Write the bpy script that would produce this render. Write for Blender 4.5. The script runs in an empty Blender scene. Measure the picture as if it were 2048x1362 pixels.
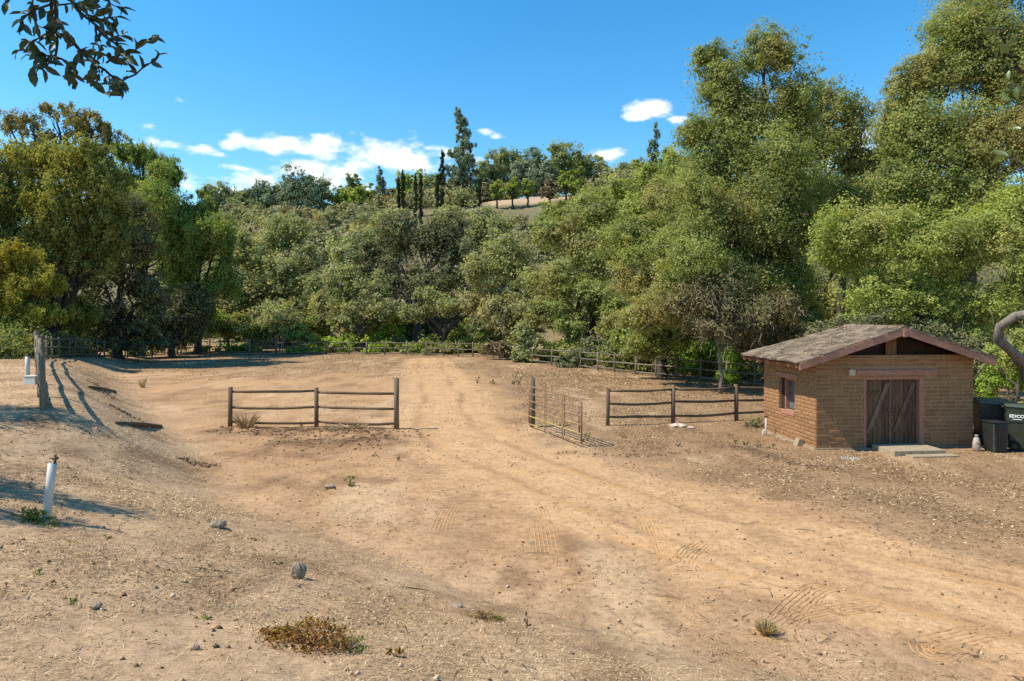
import bpy, math, random
import numpy as np
from mathutils import Vector, Matrix, Euler

random.seed(7)
RNG = np.random.default_rng(11)
scene = bpy.context.scene
COL = scene.collection

# ------------------------------------------------------------------ camera
F, CU, HV, EYE = 1300.0, 1024.0, 628.0, 3.5      # focal (photo px), centre column, horizon row, eye height


def P(u, v, d):
    """world point seen at photo pixel (u, v) at a distance d along +Y"""
    return ((u - CU) / F * d, d, EYE - (v - HV) / F * d)


def PX(u, d):
    return (u - CU) / F * d


def GD(v):
    return EYE * F / (v - HV)


def G(u, v):
    """flat-field ground point under pixel"""
    d = GD(v)
    return (PX(u, d), d)


cam_d = bpy.data.cameras.new('camera')
cam = bpy.data.objects.new('camera', cam_d)
COL.objects.link(cam)
cam.location = (0, 0, EYE)
cam.rotation_euler = (math.radians(90), 0, 0)
cam_d.sensor_width = 36
cam_d.lens = F / 2048 * 36
cam_d.shift_y = -(681 - HV) / 2048
cam_d.clip_start = 0.05
cam_d.clip_end = 9000
scene.camera = cam

# ------------------------------------------------------------------ world + sun
SUN_EL = math.radians(53)
SHX, SHY = 1.0, 0.19                               # direction in which shadows fall
sun_dir = Vector((-SHX, -SHY, math.hypot(SHX, SHY) * math.tan(SUN_EL))).normalized()
world = bpy.data.worlds.new('World')
scene.world = world
world.use_nodes = True
wt = world.node_tree
wt.nodes.clear()
W = wt.nodes.new
wl = wt.links.new
w_out = W('ShaderNodeOutputWorld')
w_bg = W('ShaderNodeBackground')
w_bg.inputs['Strength'].default_value = 0.13
sky = W('ShaderNodeTexSky')
sky.sky_type = 'NISHITA'
sky.sun_disc = False
sky.sun_elevation = SUN_EL
sky.sun_rotation = math.atan2(sun_dir.x, sun_dir.y)
sky.altitude = 300
sky.air_density = 1.1
sky.dust_density = 0.25
sky.ozone_density = 3.0
w_hsv = W('ShaderNodeHueSaturation')
w_hsv.inputs['Hue'].default_value = 0.491
w_hsv.inputs['Saturation'].default_value = 1.36
w_hsv.inputs['Value'].default_value = 1.25
wl(sky.outputs[0], w_hsv.inputs['Color'])


def wmath(op, a, b=None, c=None):
    n = W('ShaderNodeMath')
    n.operation = op
    for i, x in enumerate((a, b, c)):
        if x is None:
            continue
        if isinstance(x, (int, float)):
            n.inputs[i].default_value = x
        else:
            wl(x, n.inputs[i])
    return n.outputs[0]


tc = W('ShaderNodeTexCoord')
sep = W('ShaderNodeSeparateXYZ')
wl(tc.outputs['Generated'], sep.inputs[0])
az = wmath('ARCTAN2', sep.outputs[0], sep.outputs[1])
el = wmath('ARCSINE', sep.outputs[2])
cn = W('ShaderNodeTexNoise')
cmap = W('ShaderNodeMapping')
cmap.inputs['Scale'].default_value = (1, 1, 2.0)
wl(tc.outputs['Generated'], cmap.inputs[0])
wl(cmap.outputs[0], cn.inputs['Vector'])
cn.inputs['Scale'].default_value = 22
cn.inputs['Detail'].default_value = 9
cn.inputs['Roughness'].default_value = 0.58
CLOUDS = [  # photo px: u, v, half width, half height, density
    (590, 292, 105, 18, 1.0), (650, 282, 50, 14, .9), (790, 312, 140, 27, 1.1), (700, 300, 50, 16, 1.0), (880, 322, 60, 22, .9),
    (330, 288, 42, 9, .75), (395, 299, 36, 12, .9), (462, 291, 27, 12, .75), (440, 309, 40, 6, .65), (470, 336, 45, 8, .7),
    (620, 342, 120, 20, .85), (520, 360, 130, 16, .8), (640, 372, 130, 26, .85), (450, 378, 90, 18, .75), (700, 350, 60, 16, .8),
    (273, 247, 30, 10, .5), (372, 203, 24, 6, .5), (1300, 216, 48, 15, 1.15), (1270, 232, 34, 11, 1.0), (1357, 239, 21, 7, .95),
    (971, 262, 16, 6, .7), (994, 272, 12, 6, .5), (1212, 313, 42, 12, .95), (1705, 290, 50, 30, .9), (1640, 320, 60, 25, .8)]
field = None
for (u, v, ru, rv, k) in CLOUDS:
    x, z = (u - CU) / F, (HV - v) / F
    a0, e0 = math.atan2(x, 1), math.atan2(z, math.hypot(1, x))
    ra, re = ru / F * 1.15 / (1 + x * x), rv / F * 1.15 / math.hypot(1, x)
    da = wmath('DIVIDE', wmath('SUBTRACT', az, a0), ra)
    de = wmath('DIVIDE', wmath('SUBTRACT', el, e0), re)
    r2 = wmath('ADD', wmath('MULTIPLY', da, da), wmath('MULTIPLY', de, de))
    g = wmath('MULTIPLY', wmath('POWER', 2.718, wmath('MULTIPLY', r2, -0.9)), k)
    field = g if field is None else wmath('MAXIMUM', field, g)
dens = wmath('ADD', field, wmath('MULTIPLY', wmath('SUBTRACT', cn.outputs[0], 0.5), 2.6))
ms = W('ShaderNodeMapRange')
ms.interpolation_type = 'SMOOTHSTEP'
ms.inputs['From Min'].default_value = 0.34
ms.inputs['From Max'].default_value = 1.05
wl(dens, ms.inputs['Value'])
gate = wmath('MULTIPLY', ms.outputs[0], wmath('MINIMUM', wmath('MULTIPLY', field, 4.0), 0.90))
w_mix = W('ShaderNodeMix')
w_mix.data_type = 'RGBA'
wl(gate, w_mix.inputs[0])
wl(w_hsv.outputs[0], w_mix.inputs[6])
w_mix.inputs[7].default_value = (6.9, 7.1, 7.4, 1)
wl(w_mix.outputs[2], w_bg.inputs['Color'])
wl(w_bg.outputs[0], w_out.inputs['Surface'])

sun_l = bpy.data.lights.new('sun', 'SUN')
sun_l.energy = 5.0
sun_l.angle = math.radians(0.5)
sun_l.color = (1.0, 0.91, 0.76)
sun = bpy.data.objects.new('sun', sun_l)
COL.objects.link(sun)
sun.rotation_euler = (-sun_dir).to_track_quat('-Z', 'Y').to_euler()
sun.location = (-30, -10, 60)

scene.view_settings.view_transform = 'Standard'
scene.view_settings.look = 'None'
scene.view_settings.gamma = 1.0
scene.view_settings.use_curve_mapping = False
scene.view_settings.exposure = 0.45
scene.cycles.max_bounces = 6
scene.cycles.diffuse_bounces = 3
scene.cycles.transmission_bounces = 3
scene.cycles.use_denoising = False


# ------------------------------------------------------------------ helpers
def link(o, parent=None):
    COL.objects.link(o)
    if parent is not None:
        o.parent = parent
    return o


def tag(o, label=None, cat=None, group=None, kind=None):
    if label:
        o['label'] = label
    if cat:
        o['category'] = cat
    if group:
        o['group'] = group
    if kind:
        o['kind'] = kind
    return o


def thing(name, label, cat, loc=(0, 0, 0), rz=0.0, group=None):
    o = bpy.data.objects.new(name, None)
    o.empty_display_size = 0.2
    o.location = loc
    o.rotation_euler = (0, 0, rz)
    COL.objects.link(o)
    return tag(o, label, cat, group)


class MB:
    def __init__(self):
        self.v, self.f = [], []

    def box(self, x0, x1, y0, y1, z0, z1):
        b = len(self.v)
        self.v += [(x0, y0, z0), (x1, y0, z0), (x1, y1, z0), (x0, y1, z0), (x0, y0, z1), (x1, y0, z1), (x1, y1, z1), (x0, y1, z1)]
        self.f += [tuple(b + i for i in q) for q in ((3, 2, 1, 0), (4, 5, 6, 7), (0, 1, 5, 4), (1, 2, 6, 5), (2, 3, 7, 6), (3, 0, 4, 7))]
        return self

    def hexa(self, pts):
        b = len(self.v)
        self.v += [tuple(p) for p in pts]
        self.f += [tuple(b + i for i in q) for q in ((3, 2, 1, 0), (4, 5, 6, 7), (0, 1, 5, 4), (1, 2, 6, 5), (2, 3, 7, 6), (3, 0, 4, 7))]
        return self

    def tube(self, path, rad, n=8, cap=True, jit=0.0, rng=random):
        b = len(self.v)
        m = len(path)
        pts = [Vector(p) for p in path]
        if isinstance(rad, (int, float)):
            rad = [rad] * m
        up = None
        for i in range(m):
            t = (pts[min(i + 1, m - 1)] - pts[max(i - 1, 0)])
            if t.length < 1e-9:
                t = Vector((0, 0, 1))
            t.normalize()
            if up is None:
                up = Vector((0, 0, 1)).cross(t)
                if up.length < 0.05:
                    up = Vector((1, 0, 0)).cross(t)
            a = (up - t * up.dot(t))
            if a.length < 1e-6:
                a = Vector((1, 0, 0)).cross(t)
            a.normalize()
            up = a
            c = t.cross(a)
            for k in range(n):
                th = 2 * math.pi * k / n
                r = rad[i] * (1 + (rng.uniform(-jit, jit) if jit else 0))
                self.v.append(tuple(pts[i] + (a * math.cos(th) + c * math.sin(th)) * r))
        for i in range(m - 1):
            for k in range(n):
                k2 = (k + 1) % n
                self.f.append((b + i * n + k, b + i * n + k2, b + (i + 1) * n + k2, b + (i + 1) * n + k))
        if cap:
            self.f.append(tuple(b + k for k in reversed(range(n))))
            self.f.append(tuple(b + (m - 1) * n + k for k in range(n)))
        return self

    def lathe(self, prof, n=16, c=(0, 0)):
        b = len(self.v)
        m = len(prof)
        for (r, z) in prof:
            for k in range(n):
                th = 2 * math.pi * k / n
                self.v.append((c[0] + r * math.cos(th), c[1] + r * math.sin(th), z))
        for i in range(m - 1):
            for k in range(n):
                k2 = (k + 1) % n
                self.f.append((b + i * n + k, b + i * n + k2, b + (i + 1) * n + k2, b + (i + 1) * n + k))
        self.f.append(tuple(b + k for k in reversed(range(n))))
        self.f.append(tuple(b + (m - 1) * n + k for k in range(n)))
        return self

    def mesh(self, name, mat, smooth=False):
        me = bpy.data.meshes.new(name)
        me.from_pydata(self.v, [], self.f)
        if mat:
            me.materials.append(mat)
        if smooth:
            me.polygons.foreach_set('use_smooth', [True] * len(me.polygons))
        me.update()
        return me

    def obj(self, name, mat, parent=None, smooth=False, bevel=0.0, loc=None):
        o = bpy.data.objects.new(name, self.mesh(name, mat, smooth))
        link(o, parent)
        if loc:
            o.location = loc
        if bevel:
            m = o.modifiers.new('bevel', 'BEVEL')
            m.width = bevel
            m.segments = 2
            m.limit_method = 'ANGLE'
        return o


def np_mesh(name, V, Fq, mat, smooth=False):
    me = bpy.data.meshes.new(name)
    V = np.ascontiguousarray(V, dtype=np.float32)
    Fq = np.ascontiguousarray(Fq, dtype=np.int32)
    nf, k = Fq.shape
    me.vertices.add(len(V))
    me.vertices.foreach_set('co', V.ravel())
    me.loops.add(nf * k)
    me.loops.foreach_set('vertex_index', Fq.ravel())
    me.polygons.add(nf)
    me.polygons.foreach_set('loop_start', np.arange(0, nf * k, k, dtype=np.int32))
    if smooth:
        me.polygons.foreach_set('use_smooth', np.ones(nf, dtype=bool))
    me.update(calc_edges=True)
    me.validate()
    if mat:
        me.materials.append(mat)
    return me


def np_obj(name, V, Fq, mat, parent=None, smooth=False):
    return link(bpy.data.objects.new(name, np_mesh(name, V, Fq, mat, smooth)), parent)


# ---- numpy noise
def _hash(ix, iy, seed):
    n = (ix.astype(np.int64) * 374761393 + iy.astype(np.int64) * 668265263 + seed * 1442695041) & 0x7fffffff
    n = ((n ^ (n >> 13)) * 1274126177) & 0x7fffffff
    return ((n ^ (n >> 16)) & 0xffff) / 65535.0


def vnoise(x, y, seed=0):
    x = np.asarray(x, float)
    y = np.asarray(y, float)
    ix, iy = np.floor(x), np.floor(y)
    fx, fy = x - ix, y - iy
    fx, fy = fx * fx * (3 - 2 * fx), fy * fy * (3 - 2 * fy)
    a, b = _hash(ix, iy, seed), _hash(ix + 1, iy, seed)
    c, d = _hash(ix, iy + 1, seed), _hash(ix + 1, iy + 1, seed)
    return (a * (1 - fx) + b * fx) * (1 - fy) + (c * (1 - fx) + d * fx) * fy


def fbm(x, y, oct=4, seed=0):
    s, a, t = 0, 1.0, 0
    for i in range(oct):
        s = s + a * vnoise(x * 2 ** i, y * 2 ** i, seed + i * 17)
        t += a
        a *= 0.5
    return s / t


def sstep(a, b, x):
    t = np.clip((x - a) / (b - a), 0, 1)
    return t * t * (3 - 2 * t)


# ------------------------------------------------------------------ materials
def new_mat(name):
    m = bpy.data.materials.new(name)
    m.use_nodes = True
    nt = m.node_tree
    bsdf = nt.nodes['Principled BSDF']
    return m, nt, bsdf


def node(nt, kind, **kw):
    n = nt.nodes.new(kind)
    for k, v in kw.items():
        setattr(n, k, v)
    return n


def ramp(nt, stops, fac):
    r = node(nt, 'ShaderNodeValToRGB')
    el_ = r.color_ramp.elements
    while len(el_) < len(stops):
        el_.new(0.5)
    for e, (p, c) in zip(el_, stops):
        e.position = p
        e.color = (*c, 1)
    nt.links.new(fac, r.inputs[0])
    return r.outputs[0]


def mixc(nt, fac, a, b, mode='MIX'):
    n = node(nt, 'ShaderNodeMix', data_type='RGBA', blend_type=mode)
    for s, x in ((0, fac), (6, a), (7, b)):
        if isinstance(x, (int, float)):
            n.inputs[s].default_value = x
        elif isinstance(x, tuple):
            n.inputs[s].default_value = (*x, 1)
        else:
            nt.links.new(x, n.inputs[s])
    return n.outputs[2]


def noise(nt, scale, detail=4, rough=0.6, vec=None, stretch=None):
    n = node(nt, 'ShaderNodeTexNoise')
    n.inputs['Scale'].default_value = scale
    n.inputs['Detail'].default_value = detail
    n.inputs['Roughness'].default_value = rough
    if vec is None:
        vec = node(nt, 'ShaderNodeTexCoord').outputs['Object']
    if stretch:
        mp = node(nt, 'ShaderNodeMapping')
        mp.inputs['Scale'].default_value = stretch
        nt.links.new(vec, mp.inputs[0])
        vec = mp.outputs[0]
    nt.links.new(vec, n.inputs['Vector'])
    return n.outputs[0]


def bump(nt, bsdf, height, strength=0.3, dist=0.01):
    b = node(nt, 'ShaderNodeBump')
    b.inputs['Strength'].default_value = strength
    b.inputs['Distance'].default_value = dist
    nt.links.new(height, b.inputs['Height'])
    nt.links.new(b.outputs[0], bsdf.inputs['Normal'])


def surf_mat(name, stops, scale=8, rough=0.85, stretch=None, bstr=0.4, bdist=0.01, rnd=0.0, detail=6, spec=0.2):
    m, nt, b = new_mat(name)
    n = noise(nt, scale, detail, 0.65, stretch=stretch)
    c = ramp(nt, stops, n)
    if rnd:
        oi = node(nt, 'ShaderNodeObjectInfo')
        mr = node(nt, 'ShaderNodeMapRange')
        mr.inputs['To Min'].default_value = 1 - rnd
        mr.inputs['To Max'].default_value = 1 + rnd
        nt.links.new(oi.outputs['Random'], mr.inputs['Value'])
        vm = node(nt, 'ShaderNodeVectorMath', operation='SCALE')
        nt.links.new(c, vm.inputs[0])
        nt.links.new(mr.outputs[0], vm.inputs['Scale'])
        c = vm.outputs[0]
    nt.links.new(c, b.inputs['Base Color'])
    b.inputs['Roughness'].default_value = rough
    b.inputs['Specular IOR Level'].default_value = spec
    if bstr:
        bump(nt, b, n, bstr, bdist)
    return m


def leaf_mat(name, stops, patch=None, patch_scale=0.35, transl=0.35, gloss=0.0):
    m = bpy.data.materials.new(name)
    m.use_nodes = True
    nt = m.node_tree
    nt.nodes.clear()
    geo = node(nt, 'ShaderNodeNewGeometry')
    c = ramp(nt, stops, geo.outputs['Random Per Island'])
    if patch:
        nz = noise(nt, patch_scale, 3, 0.6, vec=geo.outputs['Position'])
        mr = node(nt, 'ShaderNodeMapRange')
        mr.inputs['From Min'].default_value = 0.48
        mr.inputs['From Max'].default_value = 0.68
        nt.links.new(nz, mr.inputs['Value'])
        c = mixc(nt, mr.outputs[0], c, mixc(nt, 0.6, c, patch))
    if patch:
        nz2 = noise(nt, patch_scale * 3.2, 3, 0.6, vec=geo.outputs['Position'])
        c = mixc(nt, 1.0, c, ramp(nt, [(.32, (.66, .72, .76)), (.5, (1.0, 1.0, 1.02)), (.68, (1.16, 1.14, 1.02))], nz2), 'MULTIPLY')
    d = node(nt, 'ShaderNodeBsdfDiffuse')
    t = node(nt, 'ShaderNodeBsdfTranslucent')
    nt.links.new(c, d.inputs[0])
    tcol = mixc(nt, 1.0, c, (1.15, 1.1, 0.55), 'MULTIPLY')
    nt.links.new(tcol, t.inputs[0])
    mx = node(nt, 'ShaderNodeMixShader')
    mx.inputs[0].default_value = transl
    nt.links.new(d.outputs[0], mx.inputs[1])
    nt.links.new(t.outputs[0], mx.inputs[2])
    res = mx.outputs[0]
    if gloss:
        g = node(nt, 'ShaderNodeBsdfGlossy')
        g.inputs['Roughness'].default_value = 0.42
        g.inputs['Color'].default_value = (0.9, 0.95, 1, 1)
        m2 = node(nt, 'ShaderNodeMixShader')
        m2.inputs[0].default_value = gloss
        nt.links.new(res, m2.inputs[1])
        nt.links.new(g.outputs[0], m2.inputs[2])
        res = m2.outputs[0]
    out = node(nt, 'ShaderNodeOutputMaterial')
    nt.links.new(res, out.inputs[0])
    return m


M = {}
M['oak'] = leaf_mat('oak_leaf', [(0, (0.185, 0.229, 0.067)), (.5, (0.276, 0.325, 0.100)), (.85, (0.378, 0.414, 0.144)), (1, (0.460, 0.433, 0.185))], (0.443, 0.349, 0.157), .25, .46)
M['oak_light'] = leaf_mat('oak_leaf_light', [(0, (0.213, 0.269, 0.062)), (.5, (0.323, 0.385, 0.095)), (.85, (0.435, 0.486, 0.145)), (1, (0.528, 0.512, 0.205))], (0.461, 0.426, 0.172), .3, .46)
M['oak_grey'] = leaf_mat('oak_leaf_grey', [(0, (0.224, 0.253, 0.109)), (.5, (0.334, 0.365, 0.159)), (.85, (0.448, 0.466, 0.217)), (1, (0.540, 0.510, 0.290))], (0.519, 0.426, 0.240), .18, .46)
M['oak_dark'] = leaf_mat('oak_leaf_dark', [(0, (0.109, 0.121, 0.053)), (.5, (0.168, 0.178, 0.083)), (.85, (0.240, 0.246, 0.124)), (1, (0.311, 0.282, 0.155))], (0.291, 0.227, 0.129), .22, .28)  # dark oak leaf; also paints the shade in the undergrowth at left
M['far'] = leaf_mat('far_hazed_leaf', [(0, (0.203, 0.249, 0.116)), (.5, (0.291, 0.342, 0.159)), (1, (0.408, 0.456, 0.223))], (0.408, 0.388, 0.233), .1, .46)  # leaf colour lightened to imitate haze over distance
M['far_blue'] = leaf_mat('far_hazed_leaf_bluegreen', [(0, (0.144, 0.198, 0.132)), (.5, (0.209, 0.268, 0.170)), (1, (0.311, 0.367, 0.223))], None, .1, .3)  # distance haze is mixed into this leaf colour too
M['pine'] = leaf_mat('pine_needle', [(0, (0.155, 0.223, 0.059)), (.5, (0.250, 0.338, 0.086)), (1, (0.392, 0.466, 0.128))], (0.365, 0.378, 0.108), .2, .4)
M['pepper'] = leaf_mat('pepper_leaf', [(0, (.24, .25, .045)), (.4, (.35, .355, .060)), (.8, (.47, .45, .08)), (1, (.52, .45, .09))], (.36, .28, .07), .3, .45)
M['euca'] = leaf_mat('eucalyptus_leaf', [(0, (.185, .200, .060)), (.45, (.265, .280, .078)), (.85, (.36, .355, .100)), (1, (.42, .36, .11))], (.44, .43, .08), .20, .42)
M['eucatop'] = leaf_mat('tan_eucalyptus_leaf', [(0, (.19, .165, .066)), (.45, (.28, .248, .10)), (.85, (.38, .32, .13)), (1, (.44, .31, .13))], (.28, .28, .10), .3, .42)
M['bright'] = leaf_mat('bright_leaf', [(0, (0.201, 0.316, 0.049)), (.5, (0.323, 0.460, 0.079)), (1, (0.489, 0.604, 0.129))], (0.489, 0.532, 0.115), .4, .48)
M['cypress'] = leaf_mat('cypress_leaf', [(0, (.030, .045, .022)), (.6, (.052, .072, .032)), (1, (.085, .105, .045))], None, 1, .15)
M['scrub'] = leaf_mat('scrub_leaf', [(0, (0.197, 0.210, 0.100)), (.4, (0.274, 0.285, 0.134)), (.75, (0.358, 0.349, 0.183)), (1, (0.441, 0.380, 0.228))], (0.441, 0.335, 0.197), .08, .3)
M['young'] = leaf_mat('young_tree_leaf', [(0, (0.212, 0.271, 0.061)), (.5, (0.311, 0.380, 0.088)), (1, (0.455, 0.516, 0.129))], None, 1, .4)
M['drybrush'] = leaf_mat('dry_brush', [(0, (.15, .108, .055)), (.5, (.25, .19, .105)), (1, (.38, .31, .19))], None, 1, .2)
M['tangle'] = leaf_mat('tangled_brush', [(0, (.12, .105, .050)), (.5, (.21, .185, .090)), (1, (.34, .29, .165))], (.16, .17, .07), .3, .25)
M['redshrub'] = leaf_mat('red_shrub_leaf', [(0, (.12, .06, .02)), (.4, (.26, .12, .035)), (.8, (.42, .22, .065)), (1, (.46, .33, .13))], (.15, .19, .04), 3.0, .35)
M['greenweed'] = leaf_mat('weed_leaf', [(0, (.10, .14, .03)), (.6, (.19, .24, .055)), (1, (.31, .33, .10))], None, 1, .35)
M['drygrass'] = leaf_mat('dry_grass', [(0, (.26, .195, .085)), (.5, (.40, .31, .145)), (1, (.55, .44, .24))], None, 1, .3)
M['litter'] = leaf_mat('fallen_leaf', [(0, (.13, .078, .038)), (.35, (.24, .150, .076)), (.75, (.40, .285, .160)), (1, (.60, .49, .32))], None, 1, .1)
M['straw'] = leaf_mat('straw', [(0, (.15, .095, .05)), (.3, (.34, .225, .120)), (.7, (.52, .37, .21)), (1, (.70, .55, .35))], None, 1, .1)
M['debris'] = leaf_mat('dark_debris', [(0, (.05, .032, .020)), (.6, (.11, .075, .048)), (1, (.22, .17, .12))], None, 1, .05)
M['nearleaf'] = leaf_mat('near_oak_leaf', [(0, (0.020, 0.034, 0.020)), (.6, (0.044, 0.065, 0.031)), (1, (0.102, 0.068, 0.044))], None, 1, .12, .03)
M['nearleaf2'] = leaf_mat('near_green_leaf', [(0, (.07, .10, .03)), (.6, (.13, .18, .05)), (1, (.20, .24, .08))], None, 1, .35, .05)

M['bark'] = surf_mat('oak_bark', [(.3, (.028, .022, .017)), (.55, (.075, .060, .046)), (.8, (.14, .118, .092))], 6, .95, (1, 1, .25), .9, .05)
M['bark_grey'] = surf_mat('grey_bark', [(.3, (.085, .070, .055)), (.55, (.20, .17, .135)), (.8, (.34, .295, .24))], 7, .95, (1, 1, .3), .9, .03)
M['twig'] = surf_mat('dry_twig', [(.3, (.16, .125, .08)), (.55, (.28, .23, .16)), (.8, (.38, .32, .24))], 6, .95, None, 0)
M['post'] = surf_mat('weathered_post', [(.25, (.075, .052, .032)), (.55, (.16, .115, .072)), (.85, (.26, .20, .135))], 9, .9, (1, 1, .12), .6, .01, .15)
M['rail'] = surf_mat('weathered_rail', [(.25, (.070, .046, .027)), (.55, (.155, .106, .065)), (.85, (.26, .195, .128))], 9, .9, (.15, 1, 1), .6, .01, .15)
M['post_grey'] = surf_mat('grey_post', [(.25, (.085, .070, .050)), (.55, (.175, .148, .110)), (.85, (.30, .255, .195))], 9, .9, (1, 1, .12), .6, .01, .2)
M['adobe'] = surf_mat('adobe_brick', [(.22, (.175, .088, .038)), (.5, (.28, .147, .066)), (.8, (.375, .215, .105))], 12, .95, None, .8, .012, .16)
M['mortar'] = surf_mat('mortar', [(.25, (.26, .148, .074)), (.55, (.345, .212, .112)), (.85, (.42, .275, .16))], 16, .95, None, .8, .01)
M['pink'] = surf_mat('pink_paint', [(.25, (.25, .115, .072)), (.5, (.35, .172, .115)), (.8, (.43, .245, .17))], 7, .8, (1, 1, 3), .3, .006)
M['pinkpale'] = surf_mat('pale_end_block', [(.25, (.33, .25, .175)), (.6, (.55, .45, .33))], 9, .9)
M['shingle'] = surf_mat('wood_shingle', [(.2, (.075, .052, .034)), (.5, (.175, .132, .092)), (.85, (.32, .255, .185))], 9, .95, (1.2, 7, 1), .8, .01, .45)
M['doorwood'] = surf_mat('door_wood', [(.22, (.055, .030, .016)), (.5, (.135, .074, .042)), (.85, (.25, .155, .095))], 7, .85, (4, 4, .3), .5, .006, .25)
M['bracewood'] = surf_mat('brace_wood', [(.22, (.10, .060, .038)), (.5, (.20, .125, .082)), (.85, (.31, .21, .145))], 7, .85, (3, 3, .5), .5, .006)
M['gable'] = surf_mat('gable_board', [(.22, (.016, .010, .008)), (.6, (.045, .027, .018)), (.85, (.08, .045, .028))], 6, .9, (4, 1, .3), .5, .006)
M['rustboard'] = surf_mat('rust_board', [(.2, (.08, .035, .018)), (.5, (.18, .085, .045)), (.85, (.30, .19, .12))], 6, .9, (6, 1, .4), .5, .006)
M['concrete'] = surf_mat('concrete', [(.25, (.23, .175, .115)), (.55, (.345, .270, .185)), (.85, (.44, .36, .26))], 9, .95, None, .5, .006)
M['pvc'] = surf_mat('white_pvc', [(.25, (.44, .42, .37)), (.6, (.58, .56, .51)), (.9, (.64, .62, .58))], 5, .45, (1, 1, .3), .05, .002, 0, 4, .4)
M['binblack'] = surf_mat('black_bin_plastic', [(.3, (.012, .012, .012)), (.7, (.026, .027, .025))], 5, .5, None, .1, .003, 0, 4, .4)
M['bingreen'] = surf_mat('green_bin_plastic', [(.3, (.020, .028, .018)), (.7, (.042, .052, .032))], 5, .5, None, .1, .003, 0, 4, .4)
M['lidgreen'] = surf_mat('bin_lid_plastic', [(.3, (.045, .055, .04)), (.7, (.085, .10, .075))], 5, .45, None, .1, .003, 0, 4, .4)
M['rubber'] = surf_mat('rubber', [(.3, (.012, .012, .012)), (.7, (.022, .022, .022))], 9, .8)
M['white'] = surf_mat('white_print', [(.3, (.70, .70, .68)), (.7, (.78, .78, .76))], 9, .7, None, 0)
M['box'] = surf_mat('pale_box_plastic', [(.3, (.50, .53, .45)), (.7, (.66, .68, .60))], 4, .6, None, .05, .002)
M['bottle'] = surf_mat('bottle_paint', [(.35, (.22, .13, .09)), (.52, (.38, .33, .29)), (.75, (.55, .52, .49))], 7, .5, None, .05, .002)
M['brass'] = surf_mat('dull_valve_metal', [(.3, (.05, .04, .028)), (.7, (.14, .11, .07))], 20, .6)
M['rock'] = surf_mat('field_stone', [(.25, (.18, .138, .094)), (.55, (.31, .248, .178)), (.85, (.42, .35, .265))], 14, .95, None, .9, .02, .1)
M['rockpale'] = surf_mat('pale_stone', [(.25, (.36, .26, .19)), (.6, (.56, .45, .36)), (.9, (.66, .57, .49))], 9, .95, None, .9, .02)
M['darktimber'] = surf_mat('buried_timber', [(.25, (.07, .045, .027)), (.55, (.15, .098, .06)), (.85, (.25, .17, .105))], 8, .95, (.15, 1, 1), .8, .01)
M['clod'] = surf_mat('soil_clod', [(.25, (.12, .072, .040)), (.55, (.20, .122, .068)), (.85, (.29, .185, .108))], 14, .98, None, .9, .02)
M['ash'] = surf_mat('ash', [(.25, (.24, .215, .19)), (.6, (.42, .39, .35)), (.9, (.58, .55, .51))], 14, .98, None, .9, .01)
M['glass'] = surf_mat('dusty_window', [(.3, (.055, .058, .062)), (.55, (.13, .135, .14)), (.85, (.30, .30, .29))], 6, .35, (1, 1, .5), .0)


def gate_mat(name, yellow):
    m, nt, b = new_mat(name)
    n = noise(nt, 7, 5, .7)
    rust = ramp(nt, [(.25, (.12, .065, .038)), (.55, (.26, .145, .090)), (.85, (.36, .225, .155))], n)
    c = rust
    if yellow:
        n2 = noise(nt, 3.1, 4, .7)
        mr = node(nt, 'ShaderNodeMapRange')
        mr.inputs['From Min'].default_value = 0.66 - yellow
        mr.inputs['From Max'].default_value = 0.74 - yellow
        nt.links.new(n2, mr.inputs['Value'])
        c = mixc(nt, mr.outputs[0], rust, (.40, .275, .065))
    nt.links.new(c, b.inputs['Base Color'])
    b.inputs['Roughness'].default_value = .6
    bump(nt, b, n, .2, .003)
    return m


M['gate_rust'] = gate_mat('rusty_gate_paint', 0)
M['gate_yellow'] = gate_mat('worn_yellow_gate_paint', .28)
M['gate_mixed'] = gate_mat('rusty_yellow_gate_paint', .17)

# ------------------------------------------------------------------ terrain
FOOT = np.array([(22, 0.5), (12, 2.6), (2.55, 6.2), (-.45, 7.8), (-2.35, 9.44), (-5.2, 12.0), (-7.6, 16), (-12, 22), (-17, 29), (-21, 35),
                 (-24, 41), (-26.5, 47), (-29, 53), (-34, 60), (-60, 75)], float)


def foot_dist(x, y):
    """signed distance to the foot of the bank; positive on the bank (camera / left side)"""
    best = np.full(np.shape(x), 1e9)
    sgn = np.ones(np.shape(x))
    for (ax, ay), (bx, by) in zip(FOOT[:-1], FOOT[1:]):
        dx, dy = bx - ax, by - ay
        L2 = dx * dx + dy * dy
        t = np.clip(((x - ax) * dx + (y - ay) * dy) / L2, 0, 1)
        px, py = ax + t * dx, ay + t * dy
        d = np.hypot(x - px, y - py)
        s = np.sign(dx * (y - ay) - dy * (x - ax))
        m = d < best
        best = np.where(m, d, best)
        sgn = np.where(m, s, sgn)
    return best * sgn


HILL_U = np.array([-3000, -600, 0, 400, 640, 700, 850, 1000, 1100, 1250, 1400, 2048, 2700, 5000], float)
HILL_V = np.array([520, 480, 455, 440, 430, 416, 410, 402, 394, 376, 368, 375, 400, 500], float)


def hill(x, y):
    u = CU + F * x / np.maximum(y, 8)
    vc = np.interp(u, HILL_U, HILL_V)
    top = (HV - vc) / F * 155 + 3.5
    s = sstep(66, 158, y) ** 0.9
    z = top * s
    z = z + s * (fbm(x * .03, y * .03, 4, 5) - .5) * 7 * (y > 60)
    z = z * (1 - .75 * sstep(190, 900, y))
    return np.where(y > 60, z, 0)


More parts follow.
